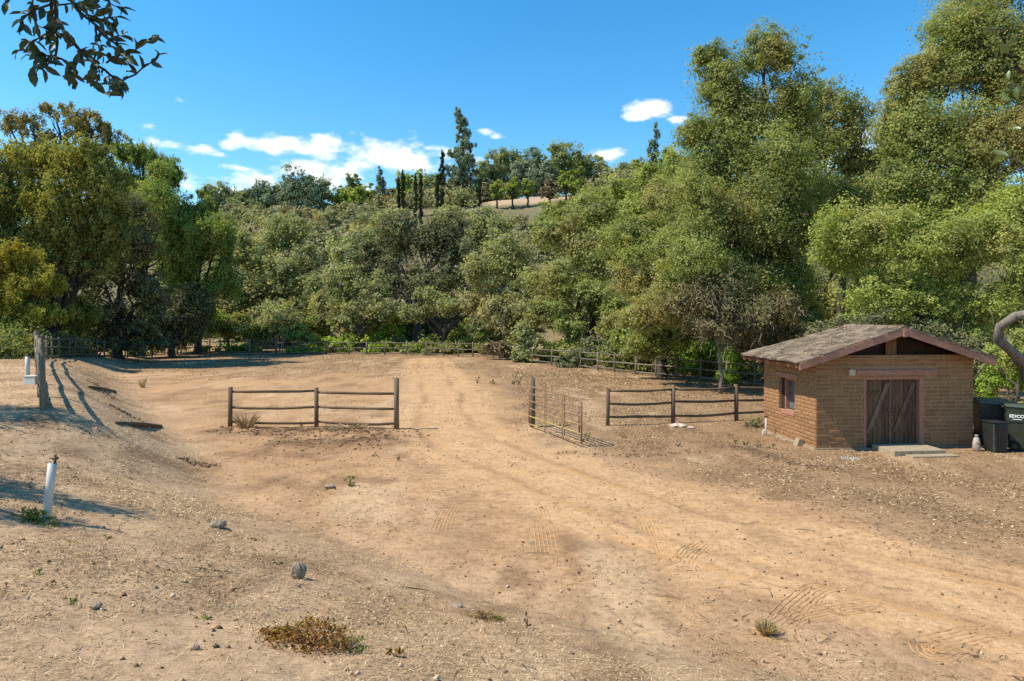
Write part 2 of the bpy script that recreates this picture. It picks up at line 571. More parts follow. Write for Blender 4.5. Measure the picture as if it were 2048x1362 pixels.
def zg(x, y):
    x = np.asarray(x, float)
    y = np.asarray(y, float)
    s = foot_dist(x, y)
    cap = np.interp(y, [-50, 8, 12, 25, 31, 36, 40, 44, 48, 54, 60], [1.95, 1.85, 1.55, 1.6, 1.3, 1.0, .85, .6, .4, .15, .05])
    wid = np.interp(y, [4, 8.5, 13], [6.6, 6.2, 3.4])
    t = np.clip((s + .25) / wid, 0, 1)
    prof = np.where(y < 10.5, t * (1.15 - .15 * t), t * t * (3 - 2 * t))
    k = sstep(9.5, 12.5, y)
    prof = (t * (1.15 - .15 * t)) * (1 - k) + (t * t * (3 - 2 * t)) * k
    z = cap * prof + np.clip(s - wid, 0, 30) * .012
    z = z + hill(x, y)
    return z


# road centre line (world) through the gate opening and out at lower right
ROAD = np.array([(-6.5, 50), (-4.2, 36), (-2.9, 28), (-2.6, 23.5), (-1.95, 19.8), (-.75, 16.6), (.9, 13.6), (2.8, 10.9), (4.3, 9.2), (6.3, 7.4), (9.5, 5.2)], float)


def road_dist(x, y):
    best = np.full(np.shape(x), 1e9)
    sg = np.zeros(np.shape(x))
    for (ax, ay), (bx, by) in zip(ROAD[:-1], ROAD[1:]):
        dx, dy = bx - ax, by - ay
        t = np.clip(((x - ax) * dx + (y - ay) * dy) / (dx * dx + dy * dy), 0, 1)
        d = np.hypot(x - ax - t * dx, y - ay - t * dy)
        s = np.sign(dx * (y - ay) - dy * (x - ax))
        m = d < best
        best, sg = np.where(m, d, best), np.where(m, s, sg)
    return best * sg


def capsule(x, y, pts):
    best = np.full(np.shape(x), 1e9)
    for (ax, ay), (bx, by) in zip(pts[:-1], pts[1:]):
        dx, dy = bx - ax, by - ay
        t = np.clip(((x - ax) * dx + (y - ay) * dy) / (dx * dx + dy * dy + 1e-9), 0, 1)
        best = np.minimum(best, np.hypot(x - ax - t * dx, y - ay - t * dy))
    return best


BERM = [G(455, 862), G(560, 868), G(690, 866), G(800, 872)]
BERM2 = [G(560, 890), G(700, 888), G(790, 884)]
TRENCH = [G(1440, 893), G(1530, 912), G(1600, 930), G(1680, 944)]
DARKS = [[G(1120, 905), G(1260, 912), G(1390, 905)], [G(1500, 1062), G(1600, 1100), G(1725, 1142)], [G(365, 938), G(425, 930)], [G(185, 815), G(215, 838)], [G(650, 800), G(760, 806)], [G(560, 960), G(640, 975)], [G(860, 1000), G(990, 985)], [G(1180, 1010), G(1240, 1030)]]
# swung tyre marks (short arcs pressed into the sand)
ARCS = [[G(1362, 1120), G(1372, 1104), G(1392, 1090), G(1410, 1084)], [G(1560, 1240), G(1585, 1208), G(1630, 1175), G(1660, 1168)],
        [G(1560, 1250), G(1590, 1226), G(1660, 1214), G(1750, 1206)], [G(1290, 1030), G(1310, 1070), G(1345, 1118)],
        [G(905, 1005), G(890, 1030), G(880, 1058)], [G(1085, 1040), G(1095, 1100)], [G(1850, 1280), G(1860, 1310), G(1900, 1290)],
        [G(2010, 1255), G(1900, 1275), G(1860, 1282)]]


def axis(lo, hi, step, far_lo, far_hi, g=1.06):
    a = list(np.arange(lo, hi, step))
    s, x = step, hi
    while x < far_hi:
        a.append(x)
        s *= g
        x += s
    a.append(far_hi)
    s, x = step, lo
    b = []
    while x > far_lo:
        s *= g
        x -= s
        b.append(max(x, far_lo))
    return np.array(b[::-1] + a)


xs = axis(-9.0, 10.0, .08, -2500, 2500, 1.05)
ys, y = [-60, -30, -15, -8, -4, -2, -1, 0, 1, 1.6, 2.2, 2.7], 3.0
while y < 72:
    ys.append(y)
    y += min(max(.06, y * y / 2275 * 1.7), 1.0)
while y < 5000:
    ys.append(y)
    y += max(1.2, (y - 60) * .045)
ys.append(6000)
ys = np.array(ys, float)
XX, YY = np.meshgrid(xs, ys)
ZZ = zg(XX, YY)
S = foot_dist(XX, YY)
RD = road_dist(XX, YY)
near = (YY < 75).astype(float)
rel = np.zeros_like(ZZ)
rel += (fbm(XX * .35, YY * .35, 4, 1) - .5) * .10
roadm = 1 - sstep(1.35, 2.1, np.abs(RD) + (fbm(XX * .9, YY * .9, 3, 3) - .5) * .9)
bankm = sstep(-2.4, 2.6, S + (fbm(XX * .6, YY * .6, 5, 9) - .5) * 3.6)
rough = (fbm(XX * 5, YY * 5, 3, 21) - .5) * .034 + (fbm(XX * 13, YY * 13, 2, 25) - .5) * .022
rel += rough * (1 - .9 * roadm) * (.55 + .6 * bankm)
for off, dep, w in ((-.80, .030, .10), (-.62, .018, .05), (.78, .032, .10), (.96, .018, .05), (-1.35, .014, .06), (-1.2, .010, .05), (1.42, .014, .06), (1.3, .010, .05), (.2, .012, .08), (-.3, .010, .06)):
    wob = (vnoise(YY * .35, YY * 0 + off, 31) - .5) * .5
    g = np.exp(-((RD - off - wob) / w) ** 2)
    rel -= g * dep * (.6 + .8 * vnoise(XX * 1.2, YY * 1.2, 33))
    rel += np.exp(-((RD - off - wob - w * 1.6) / (w * .6)) ** 2) * dep * .45
arcd = np.full_like(ZZ, 9.0)
for a in ARCS:
    arcd = np.minimum(arcd, capsule(XX, YY, a))
arcm = np.exp(-(arcd / .17) ** 4)
rel -= arcm * .010
bermd = np.minimum(capsule(XX, YY, BERM), capsule(XX, YY, BERM2) * 1.2)
bermm = np.exp(-(bermd / .75) ** 2)
rel += bermm * (.09 + .16 * (fbm(XX * 3.2, YY * 3.2, 3, 41) - .5))
trd = capsule(XX, YY, TRENCH)
trm = np.exp(-(trd / .30) ** 2) * sstep(.30, .60, fbm(XX * 1.7, YY * 1.7, 4, 45))
rel += trm * (.04 + .16 * (fbm(XX * 4.5, YY * 4.5, 3, 43) - .5))
ZZ = ZZ + rel * near


def rel_at(x, y):
    """relief of the built ground, sampled from the grid"""
    i = np.clip(np.searchsorted(xs, x) - 1, 0, len(xs) - 2)
    j = np.clip(np.searchsorted(ys, y) - 1, 0, len(ys) - 2)
    fx = (x - xs[i]) / (xs[i + 1] - xs[i])
    fy = (y - ys[j]) / (ys[j + 1] - ys[j])
    return (ZZ[j, i] * (1 - fx) + ZZ[j, i + 1] * fx) * (1 - fy) + (ZZ[j + 1, i] * (1 - fx) + ZZ[j + 1, i + 1] * fx) * fy


def gz(x, y):
    return float(rel_at(np.array(x, float), np.array(y, float)))


def c3(*c):
    return np.array(c, float)[None, None, :]


SAND, EARTH, STRAW = c3(.462, .288, .150), c3(.325, .194, .100), c3(.412, .276, .162)
LSOIL, DARK, PALE = c3(.255, .162, .088), c3(.150, .088, .046), c3(.48, .335, .195)
n1 = fbm(XX * .22, YY * .22, 5, 51)[..., None]
n2 = fbm(XX * 1.3, YY * 1.3, 5, 53)[..., None]
n3 = fbm(XX * .7 + 9, YY * .25, 4, 57)[..., None]
col = EARTH * (1 - n1) + SAND * n1
col = col * (.80 + .40 * n2)
# right hand side: litter covered soil under the oaks
rightm = sstep(1.9, 3.6, RD + (fbm(XX * .5, YY * .5, 4, 61) - .5) * 2.6) * (XX > -40) * sstep(6.2, 9.5, YY + XX * .2)
rightm = np.where(RD > 0, rightm, 0)
farm = sstep(35, 44, YY + (fbm(XX * .2, YY * .2, 3, 63) - .5) * 9 + np.abs(XX + 5) * .12)
lit = np.clip(np.maximum(rightm * .85, farm * .75), 0, 1)[..., None]
col = col * (1 - lit) + (LSOIL * (.75 + .5 * n2)) * lit
# bank: straw covered
bm = (bankm * (1 - .75 * roadm))[..., None]
col = col * (1 - bm) + (STRAW * (.70 + .6 * n2)) * bm
pm = (sstep(.58, .72, n3[..., 0]) * .55 * (1 - roadm))[..., None]
col = col * (1 - pm) + PALE * pm * (.8 + .4 * n2)
ro = roadm[..., None]
col = col * (1 - ro * .9) + SAND * 1.10 * (.91 + .18 * n2) * ro * .85
rutm = np.zeros_like(ZZ)
for off in (-.78, .78):
    wob = (vnoise(YY * .35, YY * 0 + off, 31) - .5) * .5
    rutm = np.maximum(rutm, np.exp(-((RD - off - wob) / .15) ** 2) * (.25 + .75 * sstep(.34, .58, fbm(XX * .6, YY * .6, 3, 71))))
for pts in DARKS:
    rutm = np.maximum(rutm, .9 * np.exp(-(capsule(XX, YY, pts) / .28) ** 2) * sstep(.25, .6, fbm(XX * 2, YY * 2, 3, 73)))
rutm = (rutm * .55)[..., None]
col = col * (1 - rutm) + DARK * 1.7 * rutm
dk = np.clip(bermm * sstep(.36, .6, fbm(XX * 1.6, YY * 1.6, 4, 77)) * .9 + trm * .9, 0, 1)[..., None]
col = col * (1 - dk) + DARK * (.7 + .6 * n2) * dk
sp = (sstep(.58, .72, fbm(XX * 1.1 + 4, YY * .8, 5, 81)) * .62 * (1 - roadm) * near)[..., None]
col = col * (1 - sp) + DARK * 1.35 * sp
# hill: dry scrub soil with a bare terrace near the crest
hm = sstep(66, 80, YY)[..., None]
col = col * (1 - hm) + (c3(.165, .145, .078) * (.7 + .6 * fbm(XX * .05, YY * .05, 4, 91)[..., None])) * hm
UU = CU + F * XX / np.maximum(YY, 1)
bare = (sstep(136, 139, YY) * (1 - sstep(147, 152, YY)) * sstep(950, 985, UU) * (1 - sstep(1165, 1185, UU)))[..., None]
col = col * (1 - bare) + c3(.42, .305, .195) * bare
col = np.clip(col, .01, .8)

ny, nx = ZZ.shape
V = np.stack([XX, YY, ZZ], -1).reshape(-1, 3)
idx = np.arange(ny * nx).reshape(ny, nx)
Fq = np.stack([idx[:-1, :-1], idx[:-1, 1:], idx[1:, 1:], idx[1:, :-1]], -1).reshape(-1, 4)
gm, nt, gb = new_mat('dry_ground')
at = node(nt, 'ShaderNodeAttribute', attribute_name='soil')
pos = node(nt, 'ShaderNodeNewGeometry').outputs['Position']
fn = noise(nt, 9, 8, .72, vec=pos)
fn2 = noise(nt, 60, 5, .75, vec=pos)
fn3 = noise(nt, 1.7, 6, .7, vec=pos)
fn4 = noise(nt, 26, 6, .8, vec=pos)
cr4 = ramp(nt, [(.30, (.45, .42, .40)), (.42, (1.0, 1.0, 1.0)), (.62, (1.0, 1.0, 1.0)), (.72, (1.35, 1.38, 1.42))], fn4)
cr = ramp(nt, [(.25, (.55, .52, .50)), (.5, (1.0, 1.0, 1.0)), (.8, (1.30, 1.32, 1.36))], fn)
cr2 = ramp(nt, [(.28, (.55, .53, .50)), (.5, (1.0, 1.0, 1.0)), (.75, (1.35, 1.35, 1.35))], fn2)
cr3 = ramp(nt, [(.3, (.80, .78, .76)), (.5, (1.0, 1.0, 1.0)), (.75, (1.14, 1.15, 1.17))], fn3)
cc = mixc(nt, 1.0, at.outputs['Color'], cr, 'MULTIPLY')
cc = mixc(nt, 1.0, cc, cr2, 'MULTIPLY')
cc = mixc(nt, 1.0, cc, cr3, 'MULTIPLY')
cc = mixc(nt, 1.0, cc, cr4, 'MULTIPLY')
nt.links.new(cc, gb.inputs['Base Color'])
gb.inputs['Roughness'].default_value = .97
gb.inputs['Specular IOR Level'].default_value = .1
hsum = node(nt, 'ShaderNodeMath', operation='MULTIPLY_ADD')
nt.links.new(fn2, hsum.inputs[0])
hsum.inputs[1].default_value = .35
nt.links.new(fn, hsum.inputs[2])
bump(nt, gb, hsum.outputs[0], .55, .035)
gme = np_mesh('ground', V, Fq, gm, True)
ca = gme.attributes.new('soil', 'FLOAT_COLOR', 'POINT')
ca.data.foreach_set('color', np.concatenate([col.reshape(-1, 3), np.ones((ny * nx, 1))], 1).astype(np.float32).ravel())
ground = link(bpy.data.objects.new('ground', gme))
tag(ground, kind='structure')
ground['label'] = 'dry tan dirt field with tyre tracks and a straw covered bank'


# ------------------------------------------------------------------ leaf clouds
def unit(n, rng):
    v = rng.normal(size=(n, 3))
    return v / np.linalg.norm(v, axis=1, keepdims=True)


def kites(C, N, size, rng, aspect=.55, along=None):
    """leaf quads: centres C, normals N, lengths size"""
    n = len(C)
    if along is None:
        along = unit(n, rng)
    a = along - N * np.sum(along * N, 1, keepdims=True)
    ln = np.linalg.norm(a, axis=1, keepdims=True)
    a = a / np.maximum(ln, 1e-6)
    b = np.cross(N, a)
    L = size[:, None]
    w = L * aspect
    Vv = np.stack([C - a * L * .5, C + b * w * .5 + a * L * .05, C + a * L * .5, C - b * w * .5 + a * L * .05], 1).reshape(-1, 3)
    return Vv, np.arange(n * 4).reshape(n, 4)


def tris(C, N, size, rng, aspect=.55, along=None):
    """three-cornered leaf faces of the same area as kites"""
    n = len(C)
    if along is None:
        along = unit(n, rng)
    a = along - N * np.sum(along * N, 1, keepdims=True)
    a = a / np.maximum(np.linalg.norm(a, axis=1, keepdims=True), 1e-6)
    b = np.cross(N, a)
    L = size[:, None]
    w = L * aspect
    Vv = np.stack([C - a * L * .4 - b * w * .5, C - a * L * .4 + b * w * .5, C + a * L * .6], 1).reshape(-1, 3)
    return Vv, np.arange(n * 3).reshape(n, 3)


def lobe_px(u, v, ru, rv, d, dy=None):
    x, y, z = P(u, v, d)
    rx, rz = ru / F * d, rv / F * d
    return (x, y, z, rx, dy if dy else (rx + rz) * .5, rz)


def crown_cloud(lobes, lpx, cov, rng, style='oak', sigma=.17, k=38, floor=None):
    """lobes: world ellipsoids (x,y,z,rx,ry,rz) -> sub-lobes -> clumps -> leaf quads"""
    VS, FS, base = [], [], 0
    for (x, y, z, rx, ry, rz) in lobes:
        ps = 650.0 / max(y, 3)
        area = math.pi * rx * rz * ps * ps
        n = int(cov * 1.72 * area / (lpx * lpx * .42)) + 20
        size0 = lpx / ps
        R = np.array([rx, ry, rz])
        c0 = np.array([x, y, z])
        # sub-lobes make the cauliflower relief of light and dark masses
        ns = int(np.clip(area / 260, 4, 16))
        sd = unit(ns, rng)
        srad = rng.uniform(.30, .52, ns)
        sc = c0 + sd * (rng.uniform(.38, .72, ns))[:, None] * R
        sc = np.concatenate([sc, c0[None]])
        srad = np.concatenate([srad, [.62]])
        p = srad ** 2
        nc = max(8, n // k)
        si = rng.choice(ns + 1, nc, p=p / p.sum())
        dirs = unit(nc, rng)
        dirs[:, 2] += .12
        rr = rng.uniform(.12, 1.0, nc) ** .42 * (1 + rng.normal(0, .09, nc)) * np.where(rng.uniform(size=nc) < .22, rng.uniform(1.1, 1.65, nc), 1)
        cc_ = sc[si] + dirs * (rr * srad[si])[:, None] * R
        ci = rng.integers(0, nc, n)
        sg = sigma * .62 * min(rx, ry, rz) * rng.uniform(.45, 1.6, nc)[ci]
        off = rng.normal(size=(n, 3))
        if style == 'weep':
            off *= np.array([.8, .8, 1.15])
        elif style == 'pine':
            off *= np.array([.75, .75, 1.15])
        else:
            off *= np.array([1.1, 1.1, .8])
        C = cc_[ci] + off * sg[:, None]
        outw = (C - c0) / R
        outw /= np.maximum(np.linalg.norm(outw, axis=1, keepdims=True), .25)
        N = unit(n, rng) * .68 + dirs[ci] * .50 + outw * .30 + np.array([-.08, -.05, .22])
        N /= np.linalg.norm(N, axis=1, keepdims=True)
        size = size0 * rng.uniform(.65, 1.35, n)
        if style == 'weep':
            al = unit(n, rng) * .75 + np.array([0, 0, -.8])
            Vv, Fv = tris(C, N, size * 1.55, rng, .42, al)
        elif style == 'pine':
            al = unit(n, rng) * .7 + outw * .6 + np.array([0, 0, .7])
            Vv, Fv = tris(C, N, size * 1.7, rng, .30, al)
        else:
            Vv, Fv = tris(C, N, size, rng, .85)
        VS.append(Vv)
        FS.append(Fv + base)
        base += len(Vv)
    Vv = np.concatenate(VS)
    Fv = np.concatenate(FS)
    if floor is not None:
        ok = Vv.reshape(-1, 3, 3)[:, :, 2].min(1) > floor
        Vv = Vv.reshape(-1, 3, 3)[ok].reshape(-1, 3)
        Fv = np.arange(len(Vv)).reshape(-1, 3)
    return Vv, Fv


def limb_path(a, b, rng, n=7, wob=.06, sag=.0):
    a, b = Vector(a), Vector(b)
    L = (b - a).length
    out = []
    for i in range(n):
        t = i / (n - 1)
        p = a.lerp(b, t)
        k = math.sin(math.pi * t)
        p += Vector((rng.uniform(-1, 1), rng.uniform(-1, 1), rng.uniform(-.6, .6))) * wob * L * k
        p.z += sag * L * k
        out.append(p)
    return out


TREE_COUNT = {'leaves': 0}


def tree(name, label, base, lobes, mat='oak', lpx=2.5, cov=3.4, r=.35, bark='bark', style='oak', seed=1, group=None, cat='tree', sigma=.17,
         twigs=0, twig_mat='bark_grey', trunk_top=None, extra=None, lean=(0, 0), limbs=14):
    rng = np.random.default_rng(seed)
    rr = random.Random(seed)
    bx, by = base
    bz = float(zg(bx, by)) - .08
    t = thing(name, label, cat, (bx, by, bz), 0, group)
    L = [lobe_px(*l) for l in lobes]
    Vv, Fv = crown_cloud(L, lpx, cov, rng, style, sigma, floor=bz + .05)
    TREE_COUNT['leaves'] += len(Fv)
    np_obj('crown', Vv - np.array([bx, by, bz]), Fv, M[mat], t)
    mb = MB()
    zmin = min(l[2] for l in L)
    zmax = max(l[2] for l in L)
    th = trunk_top if trunk_top else max(.8, (zmin - bz) * .75)
    top = Vector((bx + lean[0], by + lean[1], bz + th))
    o = Vector((bx, by, bz))
    pts = limb_path(o, top, rr, 6, .04)
    mb.tube([p - o for p in pts], [r * (1.35 if i == 0 else 1 - .08 * i) for i in range(6)], 9, True, .08, rr)
    order = sorted(L, key=lambda l: -l[3] * l[5])
    for i, l in enumerate(order[:limbs]):
        c = Vector((l[0], l[1], l[2] - l[5] * .1))
        p = limb_path(top - Vector((0, 0, th * .12)), c, rr, 8, .07, .04)
        r0 = r * rr.uniform(.38, .62)
        mb.tube([q - o for q in p], [r0 * (1 - .78 * k / 7) for k in range(8)], 6, True, .06, rr)
        for j in range(3):
            s_ = p[rr.randint(3, 6)]
            e = c + Vector((rr.uniform(-1, 1) * l[3], rr.uniform(-1, 1) * l[4], rr.uniform(-.4, 1) * l[5])) * .8
            q = limb_path(s_, e, rr, 6, .08)
            mb.tube([w - o for w in q], [r0 * .38 * (1 - .8 * k / 5) for k in range(6)], 5, True, 0, rr)
    if extra:
        for (pp, rads) in extra:
            mb.tube([Vector(q) - o for q in pp], rads, 10, True, .13, rr)
    mb.obj('trunk', M[bark], t, True)
    if twigs:
        tb = MB()
        for i in range(twigs):
            l = rr.choice(L)
            d = Vector((rr.gauss(0, 1), rr.gauss(0, 1), rr.gauss(0, .8))).normalized()
            c = Vector((l[0] + d.x * l[3] * .85, l[1] + d.y * l[4] * .85, l[2] + d.z * l[5] * .85))
            e = c + Vector((d.x * .5 + rr.gauss(0, .3), d.y * .5 + rr.gauss(0, .3), rr.uniform(-1.0, .2))) * rr.uniform(.3, 1.0) * l[3]
            q = limb_path(c, e, rr, 5, .10)
            w = rr.uniform(.010, .026) * l[1] / 30
            tb.tube([x - o for x in q], [w * (1 - .7 * k / 4) for k in range(5)], 4, False, 0, rr)
        tb.obj('dead_twigs', M[twig_mat], t)['kind'] = 'stuff'
    return t


def at_(u, d):
    return (PX(u, d), d)


# ---- big oaks on the right
tree('oak_tree', 'tall dense live oak with a rounded top just left of the shed', at_(1545, 33.5),
     [(1530, 112, 72, 56, 33), (1440, 170, 58, 70, 33), (1412, 130, 40, 50, 33), (1590, 210, 70, 80, 33), (1480, 240, 90, 80, 33), (1400, 260, 50, 50, 32.5),
      (1430, 320, 85, 80, 32.5), (1545, 330, 100, 90, 32), (1385, 400, 60, 80, 31), (1480, 440, 120, 85, 31), (1390, 500, 80, 80, 29.5), (1340, 590, 55, 70, 29.5),
      (1480, 555, 90, 70, 31), (1590, 450, 80, 100, 32), (1570, 570, 70, 80, 32), (1600, 650, 60, 50, 32), (1400, 580, 60, 60, 31)],
     'oak', 2.0, 3.2, .42, seed=3, sigma=.17, twigs=90)
tree('oak_tree', 'slim oak with an open crown between the two tallest oaks', at_(1685, 37),
     [(1660, 215, 54, 50, 37), (1708, 252, 50, 56, 37), (1640, 290, 56, 70, 37), (1710, 330, 56, 50, 37.5), (1755, 330, 44, 44, 37.5), (1650, 380, 76, 60, 36), (1730, 400, 70, 56, 36), (1690, 470, 76, 60, 36)],
     'oak', 2.0, 2.9, .30, seed=4, sigma=.18)
tree('oak_tree', 'tallest oak, its crown cut off by the top right corner of the frame', at_(1935, 28),
     [(1945, 55, 100, 85, 27.5), (1870, 150, 80, 70, 27.5), (1805, 185, 50, 60, 27.5), (1800, 260, 56, 60, 27.5), (2010, 130, 100, 110, 26.5), (1850, 265, 95, 85, 27), (1965, 290, 110, 100, 26.5),
      (1790, 300, 48, 50, 28), (2080, 220, 70, 130, 26), (1800, 380, 70, 70, 27), (1900, 400, 110, 80, 26.5), (1990, -40, 110, 80, 27.5), (2130, 60, 90, 120, 27)],
     'oak', 2.1, 3.0, .48, seed=5, sigma=.16, twigs=40)
limb = [P(2130, 640, 17.4), P(2075, 622, 17.6), P(2030, 632, 17.8), P(2000, 652, 18), P(1998, 680, 18.2), P(2022, 702, 18.5), P(2050, 730, 19), P(2080, 800, 19.6), (PX(2100, 20), 20, -.1)]
tree('oak_tree', 'light green oak behind the shed with a bent bare grey limb at the right edge', (PX(2100, 20), 20.0),
     [(1690, 490, 80, 85, 26), (1790, 470, 90, 70, 25), (1890, 500, 100, 80, 24), (1990, 460, 80, 95, 23.5), (2060, 540, 70, 90, 22.5), (1760, 590, 100, 65, 25.5),
      (1890, 600, 90, 60, 24.5), (1990, 600, 50, 50, 23), (2060, 430, 60, 80, 23), (1840, 660, 80, 46, 25), (1940, 670, 60, 46, 24)],
     'oak_light', 2.1, 2.9, .10, bark='bark_grey', seed=6, sigma=.15, twigs=30, extra=[(limb, [.085, .10, .125, .105, .135, .13, .17, .23, .32])], trunk_top=.3, limbs=0)
tree('oak_tree', 'oak whose low boughs hang over the fence left of the shed', at_(1325, 36.5),
     [(1330, 395, 62, 52, 37), (1290, 470, 66, 60, 35.5), (1230, 500, 48, 60, 37), (1262, 560, 56, 56, 33), (1325, 610, 58, 56, 30.5), (1285, 640, 50, 44, 31.5), (1345, 500, 60, 60, 33), (1315, 680, 50, 40, 34.5), (1275, 690, 36, 34, 35), (1365, 660, 44, 40, 34)],
     'oak', 2.05, 3.1, .34, seed=7, sigma=.18, twigs=40)
tree('oak_tree', 'shaded oak filling the gap behind the slim oak', at_(1620, 47),
     [(1600, 420, 80, 80, 48), (1700, 480, 80, 80, 48), (1560, 560, 80, 80, 47), (1680, 610, 90, 60, 46), (1480, 620, 70, 60, 46), (1780, 560, 80, 80, 46)],
     'oak', 2.4, 2.6, .4, seed=15, sigma=.2)
tree('oak_tree', 'shaded oak behind the tallest oak on the far right', at_(1920, 42),
     [(1860, 420, 90, 90, 42), (1980, 460, 90, 90, 42), (1880, 570, 90, 80, 41), (2020, 620, 90, 70, 40), (1800, 640, 70, 50, 40), (1940, 690, 80, 50, 38)],
     'oak', 2.4, 2.6, .4, seed=16, sigma=.2)
# dead tangled brush left of the shed roof
tree('dry_bush', 'tangle of dry grey brown brush behind the shed roof on the left', at_(1440, 28.5),
     [(1400, 610, 56, 50, 28.5), (1460, 610, 60, 60, 28.5), (1510, 640, 50, 46, 28), (1560, 620, 46, 50, 28.5), (1430, 660, 60, 30, 28)],
     'tangle', 2.0, 1.9, .10, bark='bark_grey', seed=8, cat='bush', sigma=.3, twigs=90, style='weep', twig_mat='twig')
# understory along the fence at right
BUSH = [
    ('bright green bush standing behind the fence just left of the shed', at_(1385, 36), [(1390, 705, 44, 36, 36), (1365, 725, 28, 24, 35.6), (1430, 705, 36, 34, 36.3)], 'bright'),
    ('green vine covered bush in the fence corner at the shed eave', at_(1480, 33), [(1470, 715, 34, 44, 33), (1500, 690, 30, 40, 33.5), (1460, 755, 30, 20, 32.5)], 'bright'),
    ('yellow green bush left of the brightest fence bush', at_(1260, 40), [(1250, 690, 36, 36, 40), (1285, 705, 26, 26, 39.5)], 'oak_light'),
    ('dark low bush drooping over the fence below the leaning oak', at_(1135, 43), [(1135, 725, 38, 26, 43), (1170, 715, 30, 30, 42.5)], 'oak_dark'),
    ('reddish brown dry bush at the fence near the middle', at_(1000, 49.5), [(1000, 700, 32, 22, 49.5), (975, 695, 22, 18, 49.8)], 'drybrush'),
    ('dry tan bush beside the far right end of the field fence', at_(1330, 37.6), [(1320, 725, 26, 24, 37.6)], 'drybrush'),
    ('pale dry grass clump with straw heads behind the back fence', at_(665, 58.5), [(660, 690, 20, 18, 58.5), (680, 696, 18, 14, 58.5)], 'drybrush'),
    ('bright green shrub between the dark oak trunks', at_(770, 62), [(760, 670, 34, 40, 62), (790, 660, 26, 36, 62)], 'bright'),
    ('yellow green shrub beside the far end of the pines', at_(400, 60), [(395, 660, 44, 30, 60), (420, 640, 40, 36, 60.5), (370, 675, 30, 22, 60)], 'bright'),
    ('round grey green shrub right of the small field gate', at_(560, 61), [(560, 640, 40, 44, 61), (530, 660, 34, 36, 61)], 'oak_grey'),
    ('light green spreading shrub in front of the back fence', at_(588, 57), [(590, 668, 36, 24, 59), (625, 675, 30, 18, 59)], 'oak_light'),
    ('dark round shrub behind the small field gate', at_(500, 60), [(490, 660, 36, 34, 60), (460, 650, 30, 34, 60.5)], 'oak'),
    ('green undergrowth at the foot of the forked oak', at_(925, 60), [(930, 675, 36, 30, 60), (905, 690, 30, 18, 60), (965, 670, 34, 40, 58)], 'oak_light'),
    ('green bush growing beside the bins right of the shed', at_(2020, 19.5), [(2010, 760, 40, 40, 20.5), (2050, 740, 40, 60, 19.8), (1975, 770, 26, 40, 21)], 'bright'),
    ('yellow green bush at the right edge above the bins', at_(2035, 18.3), [(2040, 700, 34, 60, 19.2), (1990, 720, 24, 60, 20.5)], 'oak_light'),
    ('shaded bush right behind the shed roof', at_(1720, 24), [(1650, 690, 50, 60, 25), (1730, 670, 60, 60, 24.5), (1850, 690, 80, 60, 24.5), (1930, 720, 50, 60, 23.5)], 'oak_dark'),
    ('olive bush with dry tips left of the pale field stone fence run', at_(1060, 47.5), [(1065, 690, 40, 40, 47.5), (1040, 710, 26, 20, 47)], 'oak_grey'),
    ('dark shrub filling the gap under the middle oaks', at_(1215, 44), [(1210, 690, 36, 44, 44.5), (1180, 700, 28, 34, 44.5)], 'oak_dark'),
    ('shade coloured undergrowth at the foot of the huge pepper tree', at_(110, 49), [(60, 640, 60, 44, 49), (130, 650, 56, 44, 49), (175, 670, 36, 34, 48.5)], 'oak_dark'),  # this bush and the next two: dark leaf colour imitates deep shade
    ('shade coloured undergrowth below the dark oak at the left fence', at_(250, 51), [(215, 660, 50, 40, 51), (270, 670, 50, 34, 51), (310, 640, 50, 50, 52)], 'oak_dark'),
    ('shade coloured undergrowth below the smaller pine', at_(355, 57), [(340, 640, 44, 50, 57), (385, 620, 44, 50, 58), (365, 680, 30, 22, 57)], 'oak_dark'),
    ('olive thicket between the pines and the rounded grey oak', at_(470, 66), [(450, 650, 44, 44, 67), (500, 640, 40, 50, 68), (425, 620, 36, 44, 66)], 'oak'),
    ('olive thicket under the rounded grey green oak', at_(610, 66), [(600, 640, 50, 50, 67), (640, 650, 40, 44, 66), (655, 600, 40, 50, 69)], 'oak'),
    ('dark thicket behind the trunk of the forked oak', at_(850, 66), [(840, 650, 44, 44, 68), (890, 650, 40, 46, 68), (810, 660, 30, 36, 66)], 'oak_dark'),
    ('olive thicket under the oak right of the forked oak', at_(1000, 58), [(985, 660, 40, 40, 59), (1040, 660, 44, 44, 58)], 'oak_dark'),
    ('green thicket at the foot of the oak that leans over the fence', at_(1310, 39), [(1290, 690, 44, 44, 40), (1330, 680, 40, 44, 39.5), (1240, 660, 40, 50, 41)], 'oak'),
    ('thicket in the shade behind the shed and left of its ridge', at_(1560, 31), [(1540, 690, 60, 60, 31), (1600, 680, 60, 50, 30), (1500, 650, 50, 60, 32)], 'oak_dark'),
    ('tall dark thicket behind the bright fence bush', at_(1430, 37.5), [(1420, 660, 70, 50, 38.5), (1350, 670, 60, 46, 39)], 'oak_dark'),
    ('sunlit scrubby bush on the bank left of the white pipe', at_(30, 40), [(20, 655, 46, 30, 40), (60, 665, 36, 24, 39.5), (-20, 660, 40, 34, 40)], 'oak_light'),
]
for i, (lab, base, lb, mt) in enumerate(BUSH):
    tree('bush', lab, base, lb, mt, 2.3, 3.2, .06, seed=100 + i, cat='bush', sigma=.2, group='bushes along the field edge', twigs=10)

